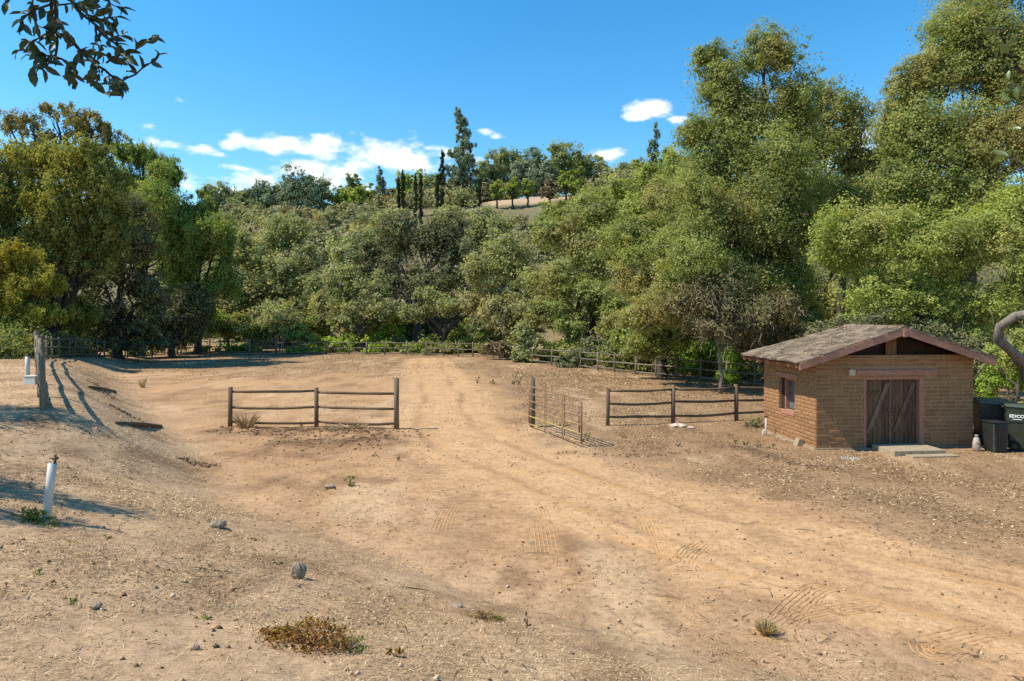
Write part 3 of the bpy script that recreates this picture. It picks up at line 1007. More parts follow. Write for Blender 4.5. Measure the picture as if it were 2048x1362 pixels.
# ---- middle row of oaks beyond the back fence
tree('oak_tree', 'broad olive oak right of the centre with boughs down to the fence', at_(1180, 50),
     [(1190, 425, 62, 46, 53), (1135, 470, 60, 54, 53), (1205, 510, 66, 60, 51), (1120, 560, 66, 56, 51), (1190, 600, 56, 50, 49), (1100, 625, 60, 44, 49), (1225, 630, 44, 44, 48), (1150, 660, 46, 36, 48)],
     'oak', 2.3, 3.3, .40, seed=21, sigma=.18, twigs=40)
tree('oak_tree', 'grey olive oak directly behind the middle of the back fence', at_(1045, 54),
     [(1025, 520, 58, 54, 56), (968, 560, 50, 50, 56), (1060, 570, 50, 50, 55), (1030, 620, 60, 44, 54), (980, 630, 44, 40, 54)],
     'oak_grey', 2.3, 3.2, .34, seed=22, sigma=.18, twigs=40)
fk = (PX(885, 58), 58)
fz = float(zg(*fk)) - .05
tree('oak_tree', 'small pale oak with a dark trunk forked low above the fence', fk,
     [(832, 625, 36, 26, 58), (880, 606, 46, 28, 58), (930, 612, 38, 30, 58), (965, 605, 30, 30, 58.5), (855, 590, 30, 22, 59)],
     'oak_grey', 2.3, 3.2, .30, seed=23, sigma=.2, trunk_top=1.5,
     extra=[([(fk[0], 58, fz), P(886, 680, 58), P(890, 660, 58), P(905, 648, 58), P(922, 634, 58)], [.42, .36, .33, .25, .16]),
            ([P(887, 670, 58), P(880, 655, 58), P(868, 643, 58), P(855, 634, 58)], [.30, .26, .20, .13])])
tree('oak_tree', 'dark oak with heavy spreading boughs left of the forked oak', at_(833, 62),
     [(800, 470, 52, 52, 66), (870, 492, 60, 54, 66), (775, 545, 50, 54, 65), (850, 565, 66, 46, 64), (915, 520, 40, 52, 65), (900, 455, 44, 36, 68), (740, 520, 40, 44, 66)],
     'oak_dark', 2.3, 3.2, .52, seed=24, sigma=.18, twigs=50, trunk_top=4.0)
tree('oak_tree', 'olive oak with tan lower leaves left of the dark oak', at_(725, 60.5),
     [(690, 570, 50, 44, 62), (745, 605, 48, 44, 61), (655, 610, 44, 44, 62), (700, 640, 50, 34, 61), (780, 625, 40, 34, 60.5), (760, 570, 40, 40, 62), (700, 520, 40, 36, 64)],
     'oak_grey', 2.3, 3.2, .36, seed=25, sigma=.19, twigs=40)
tree('oak_tree', 'big rounded grey green oak right of the pines', at_(575, 67),
     [(565, 475, 60, 46, 71), (610, 520, 44, 54, 70), (525, 530, 54, 54, 70), (575, 570, 70, 54, 68), (500, 590, 50, 54, 68), (620, 590, 38, 54, 67), (540, 630, 60, 40, 66)],
     'oak_grey', 2.3, 3.2, .42, seed=26, sigma=.18, twigs=20)
tree('oak_tree', 'pale green oak half hidden behind the right side of the pines', at_(455, 66),
     [(470, 500, 40, 50, 68), (460, 570, 44, 50, 67), (440, 620, 50, 40, 65)], 'oak_grey', 2.3, 3.1, .3, seed=27, sigma=.2)
# second row, behind
tree('oak_tree', 'grey oak behind the dark oak on the lower slope', at_(930, 84),
     [(905, 440, 40, 36, 84), (960, 450, 44, 40, 84), (1005, 470, 40, 40, 82), (870, 470, 36, 34, 84), (930, 490, 50, 40, 82)], 'oak_grey', 2.3, 3.0, .4, seed=28, sigma=.2)
tree('oak_tree', 'light green oak on the slope below the bare soil terrace', at_(1170, 74),
     [(1165, 400, 46, 30, 75), (1115, 420, 46, 32, 76), (1210, 400, 44, 36, 73), (1090, 455, 40, 34, 74), (1160, 440, 50, 36, 74)], 'oak', 2.3, 3.0, .4, seed=29, sigma=.2)
tree('oak_tree', 'oak on the slope between the terrace and the tallest oaks', at_(1285, 66),
     [(1300, 360, 44, 36, 67), (1250, 390, 44, 36, 67), (1345, 330, 36, 44, 62), (1290, 430, 56, 50, 64), (1240, 450, 40, 44, 64)], 'oak_light', 2.3, 3.0, .4, seed=30, sigma=.19)
tree('oak_tree', 'oak on the slope left of the tall cypress pair', at_(760, 88),
     [(770, 450, 40, 34, 88), (720, 480, 44, 34, 86), (800, 440, 36, 30, 90), (680, 500, 40, 32, 84)], 'oak_grey', 2.3, 2.9, .4, seed=31, sigma=.2)

# ---- left hand group
tree('eucalyptus_tree', 'tall eucalyptus with an airy reddish top at the left edge', at_(95, 44),
     [(60, 245, 42, 32, 45), (120, 225, 44, 26, 45), (170, 245, 44, 34, 45), (15, 250, 30, 34, 45), (225, 275, 34, 34, 45), (205, 245, 28, 28, 45), (90, 275, 40, 24, 45), (145, 262, 40, 30, 45)],
     'eucatop', 2.2, 1.1, .34, style='weep', seed=41, sigma=.2, trunk_top=13.5)
tree('pepper_tree', 'huge olive and yellow pepper tree filling the left side', at_(110, 42.5),
     [(60, 330, 90, 60, 43), (150, 330, 80, 56, 43), (10, 400, 80, 80, 42), (110, 410, 90, 70, 42), (210, 380, 60, 60, 43), (60, 500, 80, 70, 42), (160, 500, 80, 70, 43), (-50, 330, 70, 80, 42),
      (-50, 480, 80, 90, 41), (100, 590, 70, 60, 43), (180, 310, 50, 40, 43), (150, 630, 50, 50, 43.5), (215, 470, 50, 60, 43.5), (-130, 420, 80, 90, 39), (-150, 300, 80, 80, 40), (-140, 500, 70, 70, 36.5)],
     'euca', 2.3, 2.9, .55, style='weep', seed=42, sigma=.15, twigs=60)
tree('pepper_tree', 'smaller bright yellow green pepper tree low at the left edge', at_(35, 37.5),
     [(35, 520, 50, 40, 38), (75, 570, 46, 40, 38), (20, 590, 60, 50, 37.5), (75, 630, 52, 34, 37.5), (-30, 560, 50, 60, 38), (40, 650, 50, 26, 37.5), (-20, 650, 50, 30, 38)],
     'pepper', 2.3, 3.2, .22, style='weep', seed=43, sigma=.18)
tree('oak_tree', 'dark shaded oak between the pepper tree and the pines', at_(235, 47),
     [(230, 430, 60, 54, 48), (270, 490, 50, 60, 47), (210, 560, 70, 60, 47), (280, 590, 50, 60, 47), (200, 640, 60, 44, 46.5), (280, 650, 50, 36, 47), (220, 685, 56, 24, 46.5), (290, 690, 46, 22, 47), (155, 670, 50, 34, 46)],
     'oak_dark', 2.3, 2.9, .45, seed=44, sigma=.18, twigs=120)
tree('pine_tree', 'tall green pine with a broad top behind the dark oak', at_(280, 55),
     [(240, 300, 36, 24, 56), (285, 320, 36, 34, 56), (330, 330, 28, 34, 56), (250, 360, 50, 40, 55), (310, 390, 46, 44, 55), (345, 440, 40, 50, 55), (280, 460, 60, 50, 55), (330, 520, 56, 50, 54), (350, 350, 20, 30, 56), (300, 410, 70, 60, 52), (365, 480, 40, 60, 53), (275, 312, 48, 32, 55), (325, 355, 40, 40, 55)],
     'pine', 2.3, 3.0, .38, style='pine', seed=45, sigma=.17)
tree('pine_tree', 'smaller pine with pointed tufts on the right of the pine group', at_(395, 57),
     [(405, 385, 18, 20, 58), (420, 410, 20, 18, 58), (395, 430, 36, 40, 57), (440, 470, 30, 36, 57), (400, 500, 50, 46, 57), (450, 520, 24, 40, 57), (370, 570, 60, 44, 56), (430, 580, 30, 30, 56), (425, 470, 46, 50, 55), (450, 560, 36, 50, 57)],
     'pine', 2.3, 3.0, .32, style='pine', seed=46, sigma=.18)
tree('oak_tree', 'dark shaded thicket tree right of the dark oak by the fence', at_(345, 52),
     [(350, 620, 46, 50, 53), (310, 650, 40, 40, 52), (390, 600, 40, 40, 54), (345, 680, 44, 26, 52.5), (395, 650, 34, 40, 54)], 'oak_dark', 2.3, 2.6, .3, seed=47, sigma=.2, twigs=60)

# ------------------------------------------------------------------ hill
def hill_depth(u, v, lo=70, hi=175):
    best, bd = None, 1e9
    for d in np.arange(lo, hi, 1.0):
        x = PX(u, d)
        z = float(zg(x, d))
        vv = HV + (EYE - z) * F / d
        if abs(vv - v) < bd:
            best, bd = d, abs(vv - v)
    return best


def hill_tree(name, label, u, vtop, vbase, halfw, mat, style='oak', seed=1, cat='tree', group=None, d=None, n=5, cov=2.9, shape='round'):
    d = d or 150
    x = PX(u, d)
    bz = float(zg(x, d))
    rng = random.Random(seed)
    vtop = vtop - .07 * (vbase - vtop)
    H = vbase - vtop
    if shape == 'column':
        lobes = [(u + rng.uniform(-.6, .6), vtop + H * t, halfw * w, H * .12, d) for t, w in ((.05, .30), (.13, .5), (.22, .72), (.34, .9), (.46, 1), (.58, 1), (.70, .95), (.82, .85), (.92, .7))]
    elif shape == 'cone':
        lobes = []
        for k in range(n + 3):
            t = (k + .5) / (n + 3)
            w = halfw * (.22 + 1.05 * t) * (1 - .25 * max(0, t - .75) / .25)
            lobes.append((u + rng.uniform(-.25, .25) * halfw * t + (halfw * .35 * (t - .35) if n == 9 else 0), vtop + H * t, w * .75, H / (n + 3) * .9, d))
            if t > .3:
                lobes.append((u + rng.choice((-1, 1)) * w * .55, vtop + H * (t + .04), w * .5, H / (n + 3) * .7, d))
    else:
        lobes = []
        for k in range(n):
            a = math.pi * (k / max(1, n - 1))
            lobes.append((u - math.cos(a) * halfw * .55, vbase - H * (.42 + .26 * math.sin(a)) + rng.uniform(-.06, .06) * H, halfw * rng.uniform(.38, .52), H * rng.uniform(.22, .32), d + rng.uniform(-1, 1)))
        lobes.append((u, vbase - H * .35, halfw * .75, H * .30, d))
        lobes.append((u - halfw * .45, vbase - H * .2, halfw * .5, H * .2, d))
        lobes.append((u + halfw * .45, vbase - H * .2, halfw * .5, H * .2, d))
    return tree(name, label, (x, d), lobes, mat, 2.1, cov, .10 if shape == 'column' else .25, style=style, seed=seed, cat=cat, group=group, sigma=.12 if shape == 'column' else .22)


HT = 'trees on the hill crest'
CY = 'columnar cypresses on the hillside'
for i, (u, vt, vb, lab) in enumerate([
        (797, 360, 416, 'short dark cypress column, leftmost on the hill'), (806, 348, 419, 'slender cypress column just right of the leftmost one'),
        (831, 358, 459, 'long cypress column, left one of the lowest standing pair'), (842, 354, 456, 'long cypress column, right one of the lowest standing pair'),
        (875, 354, 419, 'short cypress column close beside the tallest cypress'), (884, 308, 421, 'tallest dark cypress column, next to the big conifer'),
        (959, 364, 413, 'lone short cypress column right of the big conifer')]):
    hill_tree('cypress_tree', lab, u, vt, vb, 4.6 if i != 5 else 6.2, 'cypress', 'pine', 200 + i, group=CY, d=(128, 128, 112, 112, 128, 128, 130)[i], shape='column', cov=4.5)
hill_tree('conifer_tree', 'tall leaning conifer standing highest on the hill crest', 922, 224, 405, 50, 'far_blue', 'pine', 211, d=150, shape='cone', n=9, group=HT, cov=2.8)
hill_tree('conifer_tree', 'thin sparse conifer silhouetted on the right of the crest', 1311, 252, 345, 27, 'far_blue', 'pine', 212, d=150, shape='cone', n=6, group=HT, cov=1.1)
hill_tree('conifer_tree', 'small blue green conifer left of the cypress columns', 760, 338, 415, 17, 'far_blue', 'pine', 213, d=150, shape='cone', n=5, group=HT)
CREST = [
    (463, 362, 450, 40, 'far', 'rounded tree at the left end of the crest beside the pines'), (520, 358, 450, 38, 'far_blue', 'second tree of the left crest clump, with sky under its crown'),
    (560, 366, 446, 32, 'far', 'low tree in the middle of the left crest clump'), (608, 336, 440, 40, 'far_blue', 'largest dark tree at the right end of the left crest clump'),
    (694, 372, 420, 28, 'young', 'light green tree right of the gap in the crest trees'), (705, 338, 400, 13, 'far', 'thin tufted tree rising above the light green crest tree'),
    (730, 362, 415, 22, 'young', 'yellow green tree left of the small conifer'), (785, 376, 420, 20, 'scrub', 'round grey tree in front of the left cypress columns'),
    (820, 340, 410, 26, 'young', 'pale tree behind the left cypress columns'), (860, 338, 410, 24, 'far', 'tree between the cypress pairs on the crest'),
    (925, 345, 425, 40, 'scrub', 'grey green tree in front of the tall conifer'), (1000, 290, 395, 38, 'far', 'large flat topped tree right of the tall conifer'),
    (1068, 296, 390, 34, 'far_blue', 'open oak on the crest with a visible trunk'), (1128, 276, 385, 40, 'far', 'tallest rounded oak of the right crest group'),
    (1180, 300, 385, 30, 'far', 'rounded oak right of the tallest crest oak'), (1240, 322, 372, 28, 'far', 'low bushy crest tree right of the oaks'),
    (1285, 312, 380, 36, 'euca', 'reddish brown topped tree below the sparse conifer'), (1238, 335, 385, 26, 'scrub', 'dark dome shaped tree on the right of the terrace'),
    (985, 360, 412, 26, 'scrub', 'grey shrub tree left of the terrace trees')]
for i, (u, vt, vb, hw, mt, lab) in enumerate(CREST):
    hill_tree('crest_tree', lab, u, vt, vb + 14, hw * 1.5, mt, 'oak', 230 + i, d=150 + (i % 3) * 3, group=HT)
YT = 'young trees on the terrace'
for i, (u, vt, vb, lab) in enumerate([(994, 358, 402, 'young yellow green tree at the left end of the terrace'), (1025, 352, 401, 'second young tree from the left on the terrace'),
                                      (1056, 348, 399, 'young tree in the middle of the terrace'), (1155, 332, 388, 'largest young tree at the right of the terrace'), (1132, 338, 380, 'young yellow tree behind the grey bush')]):
    hill_tree('young_tree', lab, u, vt, vb, 15 if i < 3 else 19, 'young', 'oak', 260 + i, d=134, group=YT, n=4)
hill_tree('bush', 'grey brown leafless looking bush on the terrace', 1100, 352, 402, 26, 'drybrush', 'oak', 270, cat='bush', d=130)

# scrub that clothes the slope: uncountable
rs = np.random.default_rng(77)
lob = []
while len(lob) < 620:
    u = rs.uniform(300, 1420)
    d = rs.uniform(72, 150)
    x = PX(u, d)
    if 120 < d < 152 and 945 < u < 1180:
        continue
    if d > 84 and (783 < u < 895 or 950 < u < 968):
        continue
    z = float(zg(x, d))
    r_ = rs.uniform(1.2, 3.0)
    lob.append((x, d, z + r_ * .45, r_ * 1.1, r_ * 1.1, r_ * .8))
while len(lob) < 800:
    u = rs.choice((rs.uniform(400, 960), rs.uniform(1170, 1420), rs.uniform(400, 980)))
    d = rs.uniform(134, 160)
    if 940 < u < 1180 and d < 152:
        continue
    x = PX(u, d)
    z = float(zg(x, d))
    r_ = rs.uniform(1.1, 2.4) if u < 800 else rs.uniform(1.6, 3.6)
    lob.append((x, d, z + r_ * .5, r_ * 1.1, r_ * 1.1, r_ * .9))
Vv, Fv = crown_cloud(lob, 2.5, 1.15, rs, 'oak', .28)
TREE_COUNT['leaves'] += len(Fv)
o = np_obj('hillside_scrub', Vv, Fv, M['scrub'])
tag(o, 'grey green and tan scrub covering the hillside', 'scrub', kind='stuff')


# ------------------------------------------------------------------ adobe shed
T = math.radians(5.5)
SX, SY = 7.82, 16.73
shed = thing('adobe_shed', 'small adobe brick shed with pink trim and a wood shingle roof', 'shed', (SX, SY, 0), T)
WL, DL, HT_, TH = 4.376, 2.78, 2.43, .28


def shed_w(s, q):
    return (SX + math.cos(T) * s - math.sin(T) * q, SY + math.sin(T) * s + math.cos(T) * q)


# wall cores (mortar) set 12 mm behind the brick faces
mi = .012
DO = (1.30, 2.98, 2.06)
cw = MB()
mf = .003
cw.box(mi, DO[0], mf, TH, -.3, HT_)
cw.box(DO[1], WL - mi, mf, TH, -.3, HT_)
cw.box(DO[0], DO[1], mf, TH, DO[2] - .02, HT_)
front_wall = cw.obj('front_wall', M['mortar'], shed)
WQ0, WQ1, WZ0, WZ1 = 1.04, 1.89, .80, 1.71
cw = MB()
cw.box(mi, TH, TH, WQ0, -.3, HT_)
cw.box(mi, TH, WQ1, DL, -.3, HT_)
cw.box(mi, TH, WQ0, WQ1, -.3, WZ0)
cw.box(mi, TH, WQ0, WQ1, WZ1, HT_)
side_wall = cw.obj('side_wall', M['mortar'], shed)
cw = MB()
cw.box(WL - TH, WL - mi, TH, DL, -.3, HT_)
cw.box(TH, WL - TH, DL - TH, DL, -.3, HT_)
cw.obj('back_wall', M['adobe'], shed)

brick_meshes = []
rb = random.Random(5)
for k in range(5):
    b = MB()
    j = lambda a: a + rb.uniform(-.02, .02)
    # bevelled slightly slumped unit brick (x length, y depth, z height), centred
    e = .06
    pts = [(-.5, .5, -.5), (.5, .5, -.5), (.5, .5, .5), (-.5, .5, .5), (j(-.5), -.30, j(-.48)), (j(.5), -.30, j(-.48)), (j(.5), -.30, j(.48)), (j(-.5), -.30, j(.48)),
           (-.5 + e * .7, -.5, -.5 + e * 2.6), (.5 - e * .7, -.5, -.5 + e * 2.6), (.5 - e * .7, -.5, .5 - e * 2.6), (-.5 + e * .7, -.5, .5 - e * 2.6)]
    b.v = pts
    b.f = [(0, 1, 5, 4), (1, 2, 6, 5), (2, 3, 7, 6), (3, 0, 4, 7), (4, 5, 9, 8), (5, 6, 10, 9), (6, 7, 11, 10), (7, 4, 8, 11), (8, 9, 10, 11)]
    me = b.mesh('brick', M['adobe'])
    brick_meshes.append(me)


def lay(length, courses, ch, holes, seed, unit_len=.355):
    """list of (centre along, z, length, height)"""
    r_ = random.Random(seed)
    out = []
    for c in range(courses):
        z0 = c * ch
        x = -r_.choice((0, .5, .5, .25)) * unit_len
        if c % 2:
            x = -.5 * unit_len
        else:
            x = 0.0
        while x < length - .02:
            L = unit_len * r_.choice((1, 1, 1, 1, 1, .5)) + r_.uniform(-.015, .015)
            a, b_ = max(x, 0), min(x + L, length)
            if length - b_ < .09:
                b_ = length
            x = b_ if b_ == length else x + L
            segs = [(a, b_)]
            for (h0, h1, hz0, hz1) in holes:
                if z0 + ch * .7 > hz0 and z0 + ch * .3 < hz1:
                    ns = []
                    for (p, q) in segs:
                        if q <= h0 or p >= h1:
                            ns.append((p, q))
                        else:
                            if p < h0 - .05:
                                ns.append((p, h0))
                            if q > h1 + .05:
                                ns.append((h1, q))
                    segs = ns
            for (p, q) in segs:
                if q - p > .06:
                    out.append(((p + q) / 2, z0 + ch / 2, q - p - .018, ch - .016))
    return out


CH = HT_ / 24
fb = lay(WL, 24, CH, [(DO[0], DO[1], -1, 1.90), (.93, 3.34, 1.885, 2.06)], 3)
sb = lay(DL, 24, CH, [(WQ0, WQ1, WZ0, WZ1), (.83, 2.01, 1.70, 1.86)], 4)
nb = 0


def brick_obj(parent, loc, rz, sc):
    global nb
    o_ = bpy.data.objects.new('brick', brick_meshes[nb % 5])
    o_.location = loc
    o_.rotation_euler = (0, 0, rz)
    o_.scale = sc
    link(o_, parent)
    nb += 1


for (a, z, L, h) in fb:
    dpt = .05
    brick_obj(front_wall, (a, dpt / 2 - .004 + rb.uniform(-.004, .004), z), rb.uniform(-.008, .008), (L, dpt, h))
sb_ = sorted(sb, key=lambda t: t[1])
n_single = max(0, 300 - len(fb))
joined = MB()
for i, (a, z, L, h) in enumerate(sb_):
    dpt = .05
    # side wall looks towards -x: brick length runs along q, front face to -x
    if i < n_single:
        brick_obj(side_wall, (dpt / 2 - .004 + rb.uniform(-.004, .004), a, z), -math.pi / 2, (L, dpt, h))
    else:
        me = brick_meshes[i % 5]
        mt4 = Matrix.Translation((dpt / 2 - .004 + rb.uniform(-.004, .004), a, z)) @ Matrix.Rotation(-math.pi / 2, 4, 'Z') @ Matrix.Diagonal((L, dpt, h, 1))
        b0 = len(joined.v)
        joined.v += [tuple(mt4 @ v_.co) for v_ in me.vertices]
        joined.f += [tuple(b0 + k for k in p_.vertices) for p_ in me.polygons]
o = joined.obj('brick', M['adobe'], side_wall)
o['kind'] = 'stuff'

# concrete footing strips
MB().box(-.03, WL + .03, -.035, mf - .002, -.3, .035).obj('footing', M['concrete'], shed)
MB().box(-.05, mi - .002, -.03, DL, -.3, .045).obj('footing', M['concrete'], shed)

# door set
fr = MB()
fr.box(DO[0], 1.372, -.012, .16, 0, 1.888)
fr.box(2.842, DO[1], -.016, .16, 0, 1.888)
fr.box(1.374, 2.840, .0, .16, 1.79, 1.886)
fr.obj('door_frame', M['pink'], shed, bevel=.006)
lt = MB().box(1.06, 3.33, -.055, .12, 1.892, 2.055)
o = lt.obj('lintel', M['pink'], shed, bevel=.02)
MB().box(.89, 1.056, -.05, .11, 1.905, 2.06).obj('lintel_end', M['pinkpale'], o, bevel=.012)
for side in (0, 1):
    d0, d1 = (1.378, 2.098) if side == 0 else (2.118, 2.836)
    core = MB().box(d0, d1, .115, .135, .03, 1.782)
    dr = core.obj('door', M['doorwood'], shed)
    w = (d1 - d0) / 6
    for k in range(6):
        MB().box(d0 + k * w + .004, d0 + (k + 1) * w - .004, .092 + rb.uniform(-.003, .003), .1145, .04 + rb.uniform(0, .012), 1.775).obj('plank', M['doorwood'], dr, bevel=.003)
    # diagonal brace from lower hinge corner to upper meeting corner
    a0, a1 = (d0 + .03, d1 - .13) if side == 0 else (d0 + .02, d1 - .14)
    z0, z1 = .40, 1.70
    wd = .12
    MB().hexa([(a0, .066, z0), (a0 + wd, .066, z0), (a0 + wd, .0895, z0), (a0, .0895, z0), (a1, .066, z1), (a1 + wd, .066, z1), (a1 + wd, .0895, z1), (a1, .0895, z1)]
              ).obj('brace', M['bracewood' if side == 0 else 'doorwood'], dr, bevel=.003)
    if side == 0:
        MB().box(d0 + .06, d0 + .44, .064, .0895, 1.40, 1.475).obj('batten', M['doorwood'], dr, bevel=.003)
        MB().box(d1 - .035, d1 + .006, .058, .0898, .05, 1.77).obj('meeting_strip', M['bracewood'], dr, bevel=.003)
    MB().box(d1 - .09 if side == 0 else d0 + .012, d1 - .04 if side == 0 else d0 + .06, .050, .0635, .95, 1.03).obj('hasp', M['brass'], dr, bevel=.003)

# gable: dark boards set back, centre board, plate
RS, RZ = 2.124, 3.13                      # ridge position along the front, ridge height (roof board top)
EL_, ER_ = -.678, 4.63                    # eave ends
EZL, EZR = 2.262, 2.325
slL = (RZ - EZL) / (RS - EL_)
slR = (RZ - EZR) / (ER_ - RS)


def roof_z(s):
    return RZ - slL * (RS - s) if s < RS else RZ - slR * (s - RS)


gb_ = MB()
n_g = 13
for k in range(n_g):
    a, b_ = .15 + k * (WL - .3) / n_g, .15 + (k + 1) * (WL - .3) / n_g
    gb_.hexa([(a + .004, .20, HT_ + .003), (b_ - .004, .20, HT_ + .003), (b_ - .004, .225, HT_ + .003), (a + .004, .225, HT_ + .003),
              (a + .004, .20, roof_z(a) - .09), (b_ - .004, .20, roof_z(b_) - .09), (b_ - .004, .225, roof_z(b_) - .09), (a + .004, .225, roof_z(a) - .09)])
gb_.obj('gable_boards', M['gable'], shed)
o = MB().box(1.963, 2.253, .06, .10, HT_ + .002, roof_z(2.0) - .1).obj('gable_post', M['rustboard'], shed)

# roof: deck, shingles, barge boards, rafters
FO, BO = -.40, 2.86
RQ = 1.95                                  # rear end of the ridge (hipped back)
roof = MB()


def slab(mb, pts, th=.03):
    """quad deck from four top points, thickness downwards"""
    mb.hexa([(p[0], p[1], p[2] - th) for p in pts] + [tuple(p) for p in pts])


slab(roof, [(EL_, FO, EZL), (RS, FO, RZ), (RS, RQ, RZ), (EL_, BO, EZL)])
slab(roof, [(RS, FO, RZ), (ER_, FO, EZR), (ER_, BO, EZR), (RS, RQ, RZ)])
roof.f.append(tuple())
roof.f.pop()
b0 = len(roof.v)
roof.v += [(EL_, BO, EZL), (RS, RQ, RZ), (ER_, BO, EZR)]
roof.f.append((b0, b0 + 1, b0 + 2))
roof = roof.obj('roof', M['gable'], shed)
sh_meshes = []
for k in range(5):
    b = MB()
    w = lambda: rb.uniform(-.035, .035)
    b.hexa([(-.5, -.5, -.2), (.5 + w(), -.5, -.2), (.5, .5, -.2), (-.5 + w(), .5, -.2), (-.5, -.5, .2 + rb.uniform(0, .5)), (.5, -.5, .2 + rb.uniform(0, .5)), (.5, .5, .8), (-.5, .5, .8 + w())])
    sh_meshes.append(b.mesh('shingle', M['shingle']))
ns = 0
right_join = MB()
for side in (0, 1):
    run = (RS - EL_) if side == 0 else (ER_ - RS)
    rise = (RZ - EZL) if side == 0 else (RZ - EZR)
    ln = math.hypot(run, rise)
    rows = 13
    ang = math.atan2(rise, run)
    for r_ in range(rows):
        t0 = r_ / rows
        if side == 0:
            s_, z_ = EL_ + run * t0, EZL + rise * t0
        else:
            s_, z_ = ER_ - run * t0, EZR + rise * t0
        q_end = BO + (RQ - BO) * t0 - .05
        q = FO - .02 - rb.uniform(0, .06)
        first = True
        while q < q_end - .04:
            wq = rb.choice((.14, .18, .22, .26, .30)) * rb.uniform(.9, 1.1)
            wq = min(wq, q_end - q)
            L = ln / rows * 1.55
            cx = L / 2 - .03 - rb.uniform(0, .03)
            lift = .016 + rb.uniform(0, .014)
            sx = math.cos(ang) * cx * (1 if side == 0 else -1)
            loc = Vector((s_ + sx, q + wq / 2, z_ + math.sin(ang) * cx + lift))
            tilt = -(ang - .055) if side == 0 else (ang - .055)
            rot = Euler((rb.uniform(-.02, .02), tilt, (0 if side == 0 else math.pi) + rb.uniform(-.03, .03)), 'XYZ')
            if side == 1:
                rot = Euler((0, -(ang - .055), math.pi + rb.uniform(-.03, .03)), 'XYZ')
            # the local +x of a shingle points up the slope; +x end thin under the next row
            sc = (L, wq - .010, .040 + rb.uniform(0, .024))
            me = sh_meshes[ns % 5]
            if side == 0 or first:
                o_ = bpy.data.objects.new('shingle', me)
                o_.location, o_.rotation_euler, o_.scale = loc, rot, sc
                link(o_, roof)
            else:
                m4 = Matrix.Translation(loc) @ rot.to_matrix().to_4x4() @ Matrix.Diagonal((*sc, 1))
                c0 = len(right_join.v)
                right_join.v += [tuple(m4 @ v_.co) for v_ in me.vertices]
                right_join.f += [tuple(c0 + k for k in p_.vertices) for p_ in me.polygons]
            ns += 1
            first = False
            q += wq
print('bricks', len(fb), len(sb), 'shingles', ns)
o = right_join.obj('shingle', M['shingle'], roof)
o['kind'] = 'stuff'
# ridge caps
k = 0
q = FO - .03
while q < RQ:
    mbc = MB()
    mbc.hexa([(RS - .13, q, RZ - .0), (RS, q, RZ + .055), (RS, q + .30, RZ + .045), (RS - .13, q + .30, RZ - .01), (RS - .13, q, RZ + .022), (RS, q, RZ + .078), (RS, q + .30, RZ + .066), (RS - .13, q + .30, RZ + .012)])
    mbc.hexa([(RS, q, RZ + .055), (RS + .13, q, RZ - .0), (RS + .13, q + .30, RZ - .01), (RS, q + .30, RZ + .045), (RS, q, RZ + .078), (RS + .13, q, RZ + .022), (RS + .13, q + .30, RZ + .012), (RS, q + .30, RZ + .066)])
    mbc.obj('ridge_shingle', M['shingle'], roof)
    q += .24
BW = .19
for side in (0, 1):
    s0, z0_ = (EL_, EZL) if side == 0 else (ER_, EZR)
    s1 = RS - .004 if side == 0 else RS + .004
    z1_ = RZ
    y0, y1 = FO - .045, FO - .003
    a, b_ = (s0, s1) if side == 0 else (s1, s0)
    za, zb = (z0_, z1_) if side == 0 else (z1_, z0_)
    MB().hexa([(a, y0, za - BW + .02), (b_, y0, zb - BW + .02), (b_, y1, zb - BW + .02), (a, y1, za - BW + .02), (a, y0, za + .012), (b_, y0, zb + .012), (b_, y1, zb + .012), (a, y1, za + .012)]
              ).obj('barge_board', M['pink'], shed, bevel=.005)
MB().box(RS - .05, RS + .05, FO - .07, FO + 2.2, RZ - .215, RZ - .035).obj('ridge_beam', M['pink'], shed, bevel=.006)
for q in (-.22, .18, .72, 1.28, 1.84, 2.36, 2.72):
    raf = MB()
    e0, e1 = EL_ + .01, .30
    raf.hexa([(e0 + .05, q, roof_z(e0) - .14), (e1, q, roof_z(e1) - .17), (e1, q + .07, roof_z(e1) - .17), (e0 + .05, q + .07, roof_z(e0) - .14),
              (e0, q, roof_z(e0) - .033), (e1, q, roof_z(e1) - .033), (e1, q + .07, roof_z(e1) - .033), (e0, q + .07, roof_z(e0) - .033)])
    raf.obj('rafter_tail', M['pink'], shed, bevel=.006)

# window in the side wall
win = MB()
fx0, fx1 = .105, .215
win.box(fx0, fx1, WQ1 - .20, WQ1 - .145, WZ0 + .02, WZ1 - .004)
win.box(fx0, fx1, WQ0 + .004, WQ0 + .05, WZ0 + .02, WZ1 - .004)
win.box(fx0, fx1, WQ0 + .052, WQ1 - .202, WZ1 - .055, WZ1 - .006)
wn = win.obj('window', M['pink'], shed, bevel=.004)
MB().box(fx1 + .002, fx1 + .014, WQ0 + .01, WQ1 - .15, WZ0 + .03, WZ1 - .01).obj('pane', M['glass'], wn)
MB().box(fx0 - .01, fx1 + .03, WQ1 - .143, WQ1 - .002, WZ0 + .004, WZ1 - .004).obj('shade_dark_reveal', M['gable'], wn)  # dark colour stands in for shade on the brick reveal
MB().box(-.022, .21, WQ0 + .004, WQ1 - .20, WZ0 - .10, WZ0 + .016).obj('window_sill', M['pink'], wn, bevel=.006)
MB().box(-.045, .12, .83, 2.0, 1.712, 1.858).obj('window_lintel', M['pink'], shed, bevel=.015)

